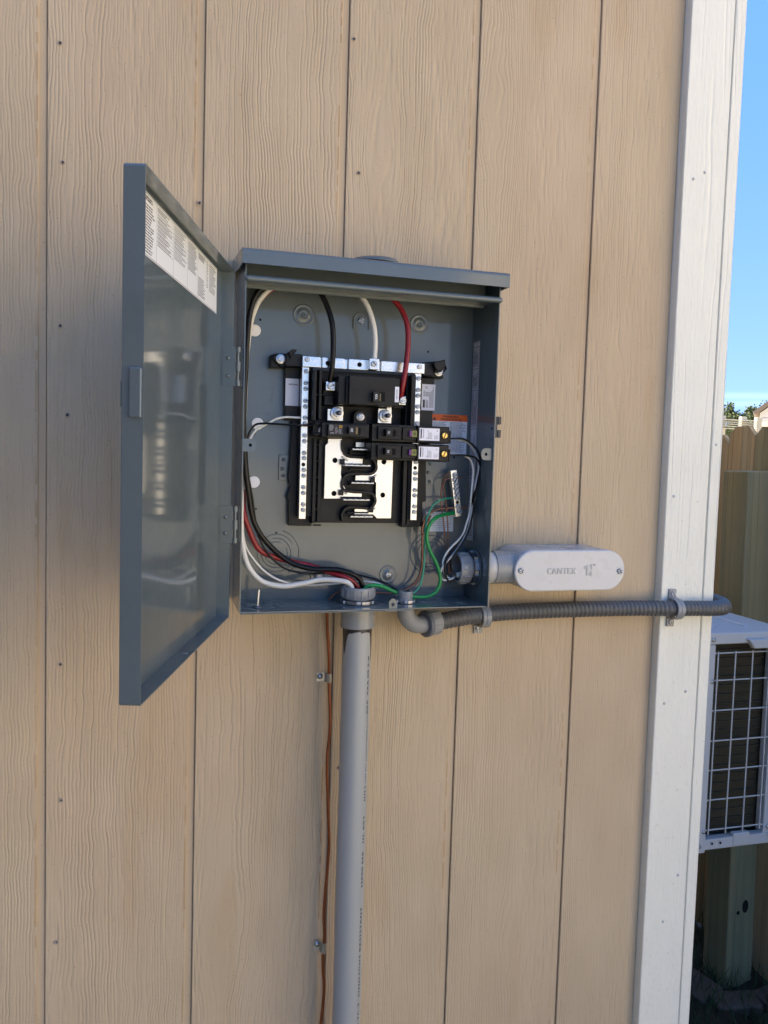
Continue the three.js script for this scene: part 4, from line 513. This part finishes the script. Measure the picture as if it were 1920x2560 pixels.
// conduit body with cover
{
  const cx = .3479, cy = 1.3355, lx = .0935, ly = .0312, c = thing('conduit_fitting', 'pale grey rounded conduit body with a screwed CANTEX cover beside the panel', 'conduit body', null, [cx, cy, 0]);
  const cap = (hx, hy) => { const s = new THREE.Shape(), k = hx - hy; s.moveTo(-k, -hy); s.lineTo(k, -hy); s.absarc(k, 0, hy, -Math.PI / 2, Math.PI / 2); s.lineTo(-k, hy); s.absarc(-k, 0, hy, Math.PI / 2, Math.PI * 1.5); return s; };
  const bg = new THREE.ExtrudeGeometry(cap(lx - .003, ly - .0025), { depth: .07, bevelEnabled: true, bevelSize: .002, bevelThickness: .002, bevelSegments: 2, curveSegments: 24 }); bg.translate(-.001, .001, .004); part('body', bg, matBody, c);
  const cg = new THREE.ExtrudeGeometry(cap(lx - .0025, ly - .0025), { depth: .003, bevelEnabled: true, bevelSize: .0025, bevelThickness: .0025, bevelSegments: 4, curveSegments: 28 }); cg.translate(0, 0, .0795);
  const matCover = matBody.clone(); matCover.color.setRGB(.68, .67, .65); const cover = part('cover', cg, matCover, c);
  for (const p of [[0.2644,1.3364,0.087], [0.4324,1.3342,0.087]]) { const s = screw('cover_screw', CROSS, matSteel, c, [p[0] - cx, p[1] - cy, .0848], .0044, .5); }
  const font = await new FontLoader().loadAsync('fonts/droid/droid_sans_bold.typeface.json');
  const txt = (t, size, x, y, d = .0011) => { const g = new TextGeometry(t, { font, size, depth: d, curveSegments: 3, bevelEnabled: false }); g.computeBoundingBox(); part('raised_lettering', g, matBody, cover, [x, y, .0848]); };
  txt('CANTEX', .0092, [0.3075,1.3357,0.085][0] - cx, -.0046); txt('1', .0165, [0.3683,1.3351,0.085][0] - cx, -.0075); txt('1"', .0078, [0.3791,1.335,0.085][0] - cx, .0025); txt('4', .0078, [0.3791,1.335,0.085][0] - cx, -.009); part('raised_lettering', blk([0.3779,1.335,0.085][0] - cx, [0.3855,1.3349,0.085][0] - cx, -.0002, .0009, .0846, .0855, 0), matBody, cover);
  const hub = new THREE.CylinderGeometry(.0252, .0252, .04, 40); hub.rotateZ(Math.PI / 2); hub.translate(-lx - .004, .0025, .0545); part('hub', hub, matPVC, c);
  const ad = lathe([[0, 0], [.0238, 0], [.0238, .034], [0, .034]], 40); ad.rotateZ(-Math.PI / 2); part('adapter', ad, matBody, c, [XR + .001 - cx, .0022, .0545]);
  const rg = new THREE.TorusGeometry(.0236, .0015, 8, 40); rg.rotateY(Math.PI / 2); part('cement_ring', rg, M({ color: lin(.04, .04, .045), roughness: .5 }), c, [[0.2375,1.3413,0.07][0] - cx, .0022, .0545]);
  const tl = canvasTex(64, 80, (g, w, h) => { g.fillStyle = '#efece2'; g.fillRect(0, 0, w, h); g.fillStyle = '#444'; g.fillRect(8, 30, 40, 10); g.fillRect(8, 46, 44, 10); g.fillRect(8, 14, 30, 6); });
  const sg = new THREE.CylinderGeometry(.0241, .0241, .014, 12, 1, true, 0, .62); sg.rotateZ(-Math.PI / 2); const sl = part('size_label', sg, M({ map: tl, roughness: .5 }), c, [[0.2278,1.3238,0.07][0] - cx, .0022, .0545]); sl.rotation.x = 1.0;
}
// flexible conduit with elbow connector, clamps
{
  const y = 1.2622, e = thing('elbow_connector', 'grey elbow fitting under the panel joining the ribbed flexible conduit', 'connector');
  const ex = [0.0912,1.2897,0.06][0], ez = .062;
  const top = bushing(.0118, .0092, .014, 0); const thread = [lathe([[.0085, 0], [.0110, 0], [.0110, .018], [.0085, .018]], 30)]; for (let i = 0; i < 5; i++) { const t = new THREE.TorusGeometry(.0109, .0009, 6, 30); t.rotateX(Math.PI / 2); t.translate(0, .004 + i * .003, 0); thread.push(t); }
  const th = part('threaded_end', merged(thread), matPVC, e, [ex, YB + T - .001, ez]);
  part('locknut', locknut(.0152, .0112, .004), matSteel, e, [ex, YB + T + .001, ez]);
  const ecurve = new THREE.CatmullRomCurve3([[ex, YB - .0005, ez], [ex + .001, YB - .012, ez], [ex + .008, YB - .0255, ez - .003], [ex + .021, YB - .0335, ez - .008], [ex + .036, YB - .034, ez - .012]].map(p => new THREE.Vector3(...p))); part('elbow', new THREE.TubeGeometry(ecurve, 24, .0128, 20), matFit, e);
  const nut = lathe([[.0128, 0], [.0175, 0], [.0186, .001], [.0186, .016], [.017, .0175], [.0131, .0175]], 32); const ng = [nut]; for (let i = 0; i < 12; i++) { const b = new RoundedBoxGeometry(.0018, .014, .0018, 1, .0006); b.translate(0, .0088, .0186); b.rotateY(i / 12 * 6.2832); ng.push(b); }
  const nm = part('compression_nut', merged(ng), matFit, e, [ex + .0415, YB - .0335, ez - .0135]); nm.rotation.set(0, .3, -Math.PI / 2 + .06);
  const col = lathe([[.008, 0], [.0188, 0], [.0202, .002], [.0202, .006], [.0188, .0075], [.008, .0075]], 32); const cm = part('collar', col, matSeal, e, [ex + .034, YB - .034, ez - .011]); cm.rotation.set(0, .3, -Math.PI / 2 + .06);
  const path = [[ex + .05, YB - .033, ez - .016], [ex + .07, YB - .0318, ez - .021], [.2, 1.2575, .032], [.26, 1.2605, .0215], [.36, 1.2622, .018], [.46, 1.2625, .019], [.53, 1.2628, .0255], [.57, 1.2625, .032], [.61, 1.262, .033], [.645, 1.2612, .0335], [.672, 1.2608, .027], [.690, 1.2612, .006], [.694, 1.263, -.03], [.689, 1.266, -.10], [.684, 1.262, -.2], [.70, 1.22, -.32], [.74, 1.10, -.4], [.80, .98, -.44]];
  const curve = new THREE.CatmullRomCurve3(path.map(p => new THREE.Vector3(...p)), false, 'centripetal'), n = 900, rs = 18, len = curve.getLength(), g = new THREE.TubeGeometry(curve, n, .0131, rs), p = g.attributes.position, c = new THREE.Vector3(), v = new THREE.Vector3();
  for (let i = 0; i <= n; i++) { curve.getPointAt(i / n, c); for (let j = 0; j <= rs; j++) { const k = i * (rs + 1) + j; v.fromBufferAttribute(p, k).sub(c); const s = i / n * len / .0076 + j / rs; v.multiplyScalar(1 - .085 * Math.pow(.5 + .5 * Math.cos(s * 6.2832), 2)); p.setXYZ(k, c.x + v.x, c.y + v.y, c.z + v.z); } }
  g.computeVertexNormals(); solo('flexible_conduit', 'dark grey ribbed flexible conduit along the wall and round the white corner', 'conduit', g, matFlex);
}
function clamp(x, zc, zw, y, label, up, lean) {
  const k = thing('conduit_clamp', label, 'clamp'); const r = .0146, w = .0125, s = new THREE.Shape(); // profile in (z, y)
  const outer = [], inner = []; for (let i = 0; i <= 16; i++) { const a = -Math.PI / 2 + Math.PI * i / 16; outer.push([zc + Math.cos(a) * (r + .002), Math.sin(a) * (r + .002)]); inner.push([zc + Math.cos(a) * r, Math.sin(a) * r]); }
  const pts = [[zw, -r - .0165], [zw + .0028, -r - .0165], [zw + .0028, -r - .004], ...outer, [zw + .0028, r + .004], [zw + .0028, r + .0165], [zw, r + .0165], [zw, r], ...inner.reverse(), [zw, -r]];
  pts.forEach((p, i) => i ? s.lineTo(...p) : s.moveTo(...p)); const g = new THREE.ExtrudeGeometry(s, { depth: w, bevelEnabled: true, bevelSize: .0006, bevelThickness: .0008, bevelSegments: 1 }); g.rotateY(-Math.PI / 2); g.translate(w / 2, 0, 0); 
  part('strap', g, matPVC, k); const rib = new THREE.TorusGeometry(r + .0022, .0011, 6, 24, Math.PI); rib.rotateZ(-Math.PI / 2); rib.rotateY(-Math.PI / 2); rib.translate(0, 0, zc); part('strap_rib', rib, matPVC, k);
  for (const q of [-1, 1]) screw('screw', CROSS, matSteel, k, [0, q * (r + .0095), zw + .003], .0043, .5); k.position.set(x, y, 0); k.rotation.z = lean; }
clamp([0.2328,1.2565,0.03][0], .0255, .0003, [0.2328,1.2565,0.03][1], 'grey plastic clamp on the flexible conduit just under the panel corner', false, .02);
clamp([0.5762,1.2613,0.035][0], .0325, .0174, [0.5762,1.2613,0.035][1], 'grey plastic clamp on the flexible conduit over the white corner board', true, -.03);

// ---------------------------------------------------------------- outdoor unit round the corner
{
  const x0 = .925, x1 = 1.172, y0 = .622, y1 = 1.118, z0 = -1.12, z1 = -.35, u = thing('outdoor_unit', 'pale grey outdoor heat pump unit with a wire guard over its dark coil', 'outdoor unit');
  const top = part('top_panel', merged([blk(x0 - .004, x1 + .002, 1.1, 1.127, z0 - .004, z1 + .004, .004)]), matUnit, u);
  { const s = new THREE.Shape([[1.045, 1.1095], [1.060, 1.093], [1.165, 1.093], [1.168, 1.1095]].map(q => new THREE.Vector2(...q))); const g = new THREE.ExtrudeGeometry(s, { depth: .010, bevelEnabled: true, bevelSize: .003, bevelThickness: .004, bevelSegments: 2 }); g.translate(0, 0, z1 + .002); part('grip_lip', g, matUnit, top); }
  for (const x of [1.0, 1.09]) { const g = new THREE.CapsuleGeometry(.009, .42, 6, 12); g.rotateX(Math.PI / 2); g.scale(1, .55, 1); g.translate(x, 1.1265, z1 - .27); part('top_rib', g, matUnit, top); }
  part('end_post', merged([blk(x0, .9665, y0, 1.0995, z1 - .03, z1, .003), blk(x0 + .012, .9555, .70, 1.08, z1 - .001, z1 + .0022, .0015)]), matUnit, u);
  part('end_post', blk(1.127, x1, y0 + .02, 1.0995, z1 - .03, z1 - .001, .003), matUnit, u);
  const rail = part('bottom_rail', merged([blk(x0, x1, y0 - .002, y0 + .023, z1 - .02, z1 + .001, .002), blk(1.04, 1.085, y0 + .002, y0 + .032, z1 - .01, z1 + .004, .003), blk(x0, .966, y0 - .008, y0 + .045, z1 - .02, z1 + .0015, .002)]), matUnit, u);
  for (const p of [[0.9814,0.636,-0.349],[1.0043,0.6359,-0.349]]) part('drain_hole', new THREE.CircleGeometry(.003, 10), matVoid, rail, [p[0], p[1], z1 + .0052]);
  const matCoil = M({ color: lin(.045, .037, .02), roughness: .8 }); part('coil', blk(x0 + .02, x1 - .015, y0 + .02, 1.099, z1 - .075, z1 - .036, 0), matCoil, u);
  const finG = blk(.9668, 1.1268, -.0006, .0006, 0, .005, 0), matFin = M({ color: lin(.075, .062, .035), roughness: .6 }); for (let i = 0; i < 21; i++) part('coil_row', finG, matFin, u, [0, .655 + i * .0212, z1 - .0359]);
  const wire = (a, b) => { const A = new THREE.Vector3(...a), B = new THREE.Vector3(...b), g = new THREE.CylinderGeometry(.0017, .0017, A.distanceTo(B), 8), m = part('guard_wire', g, matUnit, u); m.position.copy(A).add(B).multiplyScalar(.5); m.quaternion.setFromUnitVectors(new THREE.Vector3(0, 1, 0), B.sub(A).normalize()); };
  for (const y of [1.078, 1.015, .945, .874, .805, .735, .664]) wire([.968, y, z1 - .006], [1.132, y, z1 - .006]);
  for (const x of [.975, 1.022, 1.069, 1.116]) wire([x, .655, z1 - .0028], [x, 1.082, z1 - .0028]);
  part('cabinet', merged([blk(x0, x0 + .002, y0, 1.0995, z0, z1 - .031, 0), blk(x1 - .002, x1, y0, 1.0995, z0, z1 - .031, 0), blk(x0, x1, y0, 1.0995, z0, z0 + .002, 0), blk(x0, x1, y0 - .001, y0 + .001, z0, z1 - .022, 0)]), matUnit, u);
  for (const p of [[.955, 1.1115], [.9595, 1.015], [.960, .664], [.947, .632], [1.137, .66], [1.141, .641]]) { const m = part('bolt', DOME, matSteel, u, [p[0], p[1], z1 + (p[1] < .65 || p[1] > 1.1 ? .0045 : .0012)]); m.scale.setScalar(.0052); }
  // wall bracket that carries it
  part('wall_bracket', merged([blk(.6615, 1.16, .575, .612, -.46, -.43, .002), blk(.6615, 1.16, .575, .612, -1.03, -1.0, .002), blk(.6615, .69, .3, .612, -.462, -.428, .002), blk(.6615, .69, .3, .612, -1.032, -.998, .002), blk(.98, 1.03, .612, .6205, -.465, -.425, 0), blk(.98, 1.03, .612, .6205, -1.035, -.995, 0)]), matUnit, u);
}

// ---------------------------------------------------------------- fence
function woodTex(s, r, g, b) { return dataTex(256, 1024, (u, v) => { const x = u * .15, y = v * 1.8, w = (noise(x * 14, y * .9, s) - .5) * .05 + (noise(x * 40, y * 4, s + 1) - .5) * .006, R = (x + w) / .016, k = Math.floor(R), ph = R - k, l = Math.pow(Math.max(0, 1 - Math.abs(ph - .5) / .14), 1.2) * Math.pow(hash(k, s, 2), 2); let n = .55 * noise(x * 16, y * .9, s + 2) + .3 * noise(x * 60, y * 3, s + 3) + .15 * noise(x * 300, y * 30, s + 4); let f = .8 + .36 * n - .22 * l; const gr = sm(.4, .75, noise(x * 9, y * .6, s + 5)); return [r * f * (1 - .07 * gr), g * f, b * f * (1 + .05 * gr)].map(q => Math.min(255, q)); }, true, true); }
const wood = [woodTex(101, 196, 170, 128), woodTex(131, 190, 168, 128), woodTex(161, 184, 162, 120)].map(t => M({ map: t, roughness: .85 }));
const matPost = M({ map: woodTex(191, 158, 146, 108), roughness: .85 });
function woodUV(g, o = 0) { const p = g.attributes.position, uv = g.attributes.uv, n = g.attributes.normal; for (let i = 0; i < p.count; i++) { const a = Math.abs(n.getX(i)) > .5 ? p.getZ(i) : p.getX(i); uv.setXY(i, a / .15 + o, p.getY(i) / 1.8 + o * .37); } return g; }
const fence = thing('fence', 'weathered dog-eared wooden picket fence beside the outdoor unit', 'fence');
{
  const pitch = .112, pw = .108;
  for (let i = -14; i < 20; i++) {
    const zc = -.9 - i * pitch, top = 1.612 + (i === 0 ? .012 : i === 1 ? -.012 : rr(-.012, .012)), c = .026;
    const s = new THREE.Shape([[-pw / 2, .03], [pw / 2, .03], [pw / 2, top - c], [pw / 2 - c, top], [-pw / 2 + c, top], [-pw / 2, top - c]].map(q => new THREE.Vector2(...q)));
    const g = new THREE.ExtrudeGeometry(s, { depth: .013, bevelEnabled: true, bevelSize: .0012, bevelThickness: .0012, bevelSegments: 1 }); g.rotateY(-Math.PI / 2); g.translate(1.468, 0, zc); const m = part('picket', woodUV(g, i * .31), wood[(i + 30) % 3], fence); 
  }
  for (const y of [.218, .81, 1.442]) { const g = blk(-.0435, .0435, -2.02, 2.02, -.0185, .0185, .003); woodUV(g, y); const m = part('rail', g, wood[1], fence, [1.431, y, -1.2]); m.rotation.set(Math.PI / 2, Math.PI / 2, 0, 'YXZ'); }
  const pg = blk(-.047, .047, -.02, 1.492, -.047, .047, .004); woodUV(pg, .2); const post = part('fence_post', pg, matPost, fence, [1.364, 0, -.722]); post.rotation.z = .018; post.rotation.y = .06;
  const knot = part('knot', new THREE.CircleGeometry(1, 20), M({ color: lin(.012, .009, .007), roughness: .9 }), post, [.012, .255, .0474]); knot.scale.set(.011, .019, 1); const k2 = part('knot', new THREE.CircleGeometry(1, 14), M({ color: lin(.012, .009, .007), roughness: .9 }), post, [-.013, .24, .0474]); k2.scale.set(.006, .006, 1);
}
// stones and grass at the foot of the post
{ const mats = M({ color: lin(.14, .10, .08), roughness: .95, roughnessMap: grime }); for (const [x, z, w, d, r, lab] of [[1.235, -.70, .10, .13, .3, 'flat reddish stone lying against the house side of the fence post'], [1.30, -.605, .13, .07, -.2, 'flat reddish stone lying across the foot of the fence post'], [1.43, -.60, .12, .07, .1, 'flat reddish stone between the fence post and the pickets']]) { const g = new RoundedBoxGeometry(w, .05, d, 2, .01); const m = solo('paving_stone', lab, 'stone', g, mats, 'stones at the post'); m.position.set(x, .018, z); m.rotation.set(.05, r, .04); } }
{
  const v = [], nn = []; for (let i = 0; i < 5200; i++) { const x = rr(.75, 1.44), z = rr(-1.4, .1), a = rnd() * 6.28, h = rr(.03, .10), w = .0022, lx = Math.cos(a) * h * rr(.2, .9), lz = Math.sin(a) * h * rr(.2, .9), px = -Math.sin(a) * w, pz = Math.cos(a) * w, y = .012; v.push(x - px, y, z - pz, x + px, y, z + pz, x + lx, y + h, z + lz); }
  const g = new THREE.BufferGeometry(); g.setAttribute('position', new THREE.Float32BufferAttribute(v, 3)); g.setAttribute('uv', new THREE.Float32BufferAttribute(new Float32Array(v.length / 3 * 2), 2)); g.computeVertexNormals(); const m = part('grass', g, M({ color: lin(.05, .085, .03), roughness: .8, side: THREE.DoubleSide }), scene); m.userData = { label: 'dark grass in the shade along the foot of the fence', category: 'grass', kind: 'stuff' };
}

// ---------------------------------------------------------------- beyond the fence
function far(px, py, dist) { return [px, py, dist]; }
{ // pale rail fence on the next plot
  const r = thing('rail_fence', 'pale horizontal rails standing beyond the picket fence', 'fence'), z = -9.5, a = [8.0966,2.2131,-9.5], b = [8.9624,2.2278,-9.5], mt = M({ color: lin(.5, .46, .36), roughness: .8 });
  const ys = [[8.3399,2.2282,-9.5],[8.3421,2.1964,-9.5],[8.3442,2.1655,-9.5],[8.3465,2.1331,-9.5],[8.349,2.0971,-9.5]].map(p => p[1]);
  for (const y of ys) part('rail', blk(a[0] - 1.2, b[0] - .15, y - .009, y + .006, z - .02, z + .02, .006), mt, r);
  for (const x of [a[0] + .1, (a[0] + b[0]) / 2 + .05, b[0] - .1]) part('post', blk(x - .05, x + .05, 0, ys[0] + .06, z - .09, z - .022, .006), mt, r);
}
function tree(base, h, spread, n, label, s0) {
  seed = s0; const t = thing('tree', label, 'tree', 'trees beyond the fence', base), tr = [];
  const limb = (p, q, r0, r1) => { const A = new THREE.Vector3(...p), B = new THREE.Vector3(...q), L = A.distanceTo(B), g = new THREE.CylinderGeometry(r1, r0, L, 7); g.translate(0, L / 2, 0); g.applyQuaternion(new THREE.Quaternion().setFromUnitVectors(new THREE.Vector3(0, 1, 0), B.clone().sub(A).normalize())); g.translate(...p); tr.push(g); };
  limb([0, -.1, 0], [0, h * .5, 0], h * .03, h * .018); const tips = [];
  for (let i = 0; i < 13; i++) { const a = i * 2.4, y = h * rr(.3, .5), q = [Math.cos(a) * spread * rr(.4, .9), h * rr(.55, .98), Math.sin(a) * spread * rr(.4, .9)]; limb([0, y, 0], q, h * .012, h * .003); tips.push(q); for (let j = 0; j < 3; j++) { const w = [q[0] + rr(-.3, .3) * spread, q[1] + rr(-.05, .12) * h, q[2] + rr(-.3, .3) * spread]; limb(q, w, h * .004, h * .0015); tips.push(w); } }
  part('trunk', merged(tr), M({ color: lin(.09, .07, .05), roughness: .9 }), t);
  const v = []; for (let i = 0; i < n; i++) { const c = tips[Math.floor(rnd() * tips.length)], k = spread * .26, x = c[0] + (rnd() + rnd() - 1) * k, y = c[1] + (rnd() + rnd() - 1) * k * .8, z = c[2] + (rnd() + rnd() - 1) * k, s = h * .013 * rr(.6, 1.4), a = rnd() * 6.3, b = rr(-1, 1); const ux = Math.cos(a) * s, uz = Math.sin(a) * s, wy = s * Math.cos(b), wx = -Math.sin(a) * Math.sin(b) * s, wz = Math.cos(a) * Math.sin(b) * s; v.push(x - ux, y, z - uz, x + ux, y, z + uz, x + wx, y + wy, z + wz, x - ux, y, z - uz, x + wx, y - wy, z + wz, x + ux, y, z + uz); }
  const g = new THREE.BufferGeometry(); g.setAttribute('position', new THREE.Float32BufferAttribute(v, 3)); g.setAttribute('uv', new THREE.Float32BufferAttribute(new Float32Array(v.length / 3 * 2), 2)); g.computeVertexNormals();
  part('crown', g, M({ color: lin(.075, .095, .03), roughness: .8, side: THREE.DoubleSide }), t);
}
{ const P = [[32.2375,4.6123,-40],[33.3312,4.8382,-40],[33.8088,4.8194,-40],[34.3812,4.8545,-40]]; [[0, 1, 1.5, 'low bushy tree seen just past the white corner board', 901], [1, 1, 1.1, 'thin bare-topped tree between the corner board and the far house', 917], [2, 1, 1.1, 'small sparse tree in the middle of the far tree line', 933], [3, 1, 1.7, 'dense green tree beside the pale far house', 951]].forEach(([i, h, s, l, sd]) => tree([P[i][0], 0, -40], P[i][1], s, 1800, l, sd)); }
{ // the houses on either side of the yard, out of view: the right one stands in the sun, the left one shades the near ground
  const r = thing('neighbour_house', 'cream two-storey house standing in the sun across the yard', 'house', null, [5.0, 0, 7.2]);
  part('wall', blk(0, 7, 0, 5.2, -5.5, 5.5, 0), M({ color: lin(.7, .63, .52), roughness: .85 }), r);
  { const g = new THREE.ExtrudeGeometry(new THREE.Shape([[-.35, 5.21], [7.35, 5.21], [3.5, 7]].map(q => new THREE.Vector2(...q))), { depth: 11.6, bevelEnabled: false }); g.translate(0, 0, -5.8); part('roof', g, M({ color: lin(.09, .08, .075), roughness: .95 }), r); }
  for (const [y, z] of [[1.1, -3], [1.1, 2.5], [3.1, -3], [3.1, 2.5]]) part('window', blk(-.03, -.002, y, y + 1.2, z, z + .9, 0), M({ color: lin(.05, .06, .07), roughness: .1 }), r);
  const l = thing('neighbour_house', 'brown brick-coloured house on the shaded side of the yard', 'house', null, [-3.3, 0, 3]);
  part('wall', blk(-6, 0, 0, 3.6, -5, 5, 0), M({ color: lin(.16, .12, .1), roughness: .9 }), l);
  { const g = new THREE.ExtrudeGeometry(new THREE.Shape([[-6.35, 3.61], [.35, 3.61], [-3, 5]].map(q => new THREE.Vector2(...q))), { depth: 10.6, bevelEnabled: false }); g.translate(0, 0, -5.3); part('roof', g, M({ color: lin(.09, .08, .075), roughness: .95 }), l); }
}
{ // far house, only its eave and gable edge show
  const P = [21.1902,3.5207,-24], h = thing('far_house', 'pale house with a brown roof edge far beyond the fence', 'house', null, [P[0], 0, -24]), wy = P[1]; h.rotation.y = -.72;
  part('wall', blk(.35, 7, 0, wy - .12, -7, -.6, 0), M({ color: lin(.72, .68, .6), roughness: .8 }), h);
  const g = new THREE.ExtrudeGeometry(new THREE.Shape([[0, wy], [3.8, wy + 3.0], [7.6, wy], [7.6, wy - .16], [0, wy - .16]].map(q => new THREE.Vector2(...q))), { depth: 7.2, bevelEnabled: false }); g.translate(0, 0, -7.3); const rf = part('gable', g, M({ color: lin(.74, .7, .62), roughness: .8 }), h);
  const s = Math.hypot(3.8, 3.0), ang = Math.atan2(3.0, 3.8); const rg = new THREE.BoxGeometry(s + .3, .14, 7.6); const rm = part('roof', rg, M({ color: lin(.2, .15, .11), roughness: .9 }), h, [1.82, wy + 1.57, -3.7]); rm.rotation.z = ang;
  part('eave_return', blk(.02, .45, wy - .34, wy - .17, -.4, -.1, .02), M({ color: lin(.74, .7, .62), roughness: .8 }), h);
  part('window', blk(.9, 1.9, wy - 1.0, wy - .3, -.62, -.58, 0), M({ color: lin(.1, .11, .12), roughness: .2 }), h);
}
renderer.render(scene, camera);
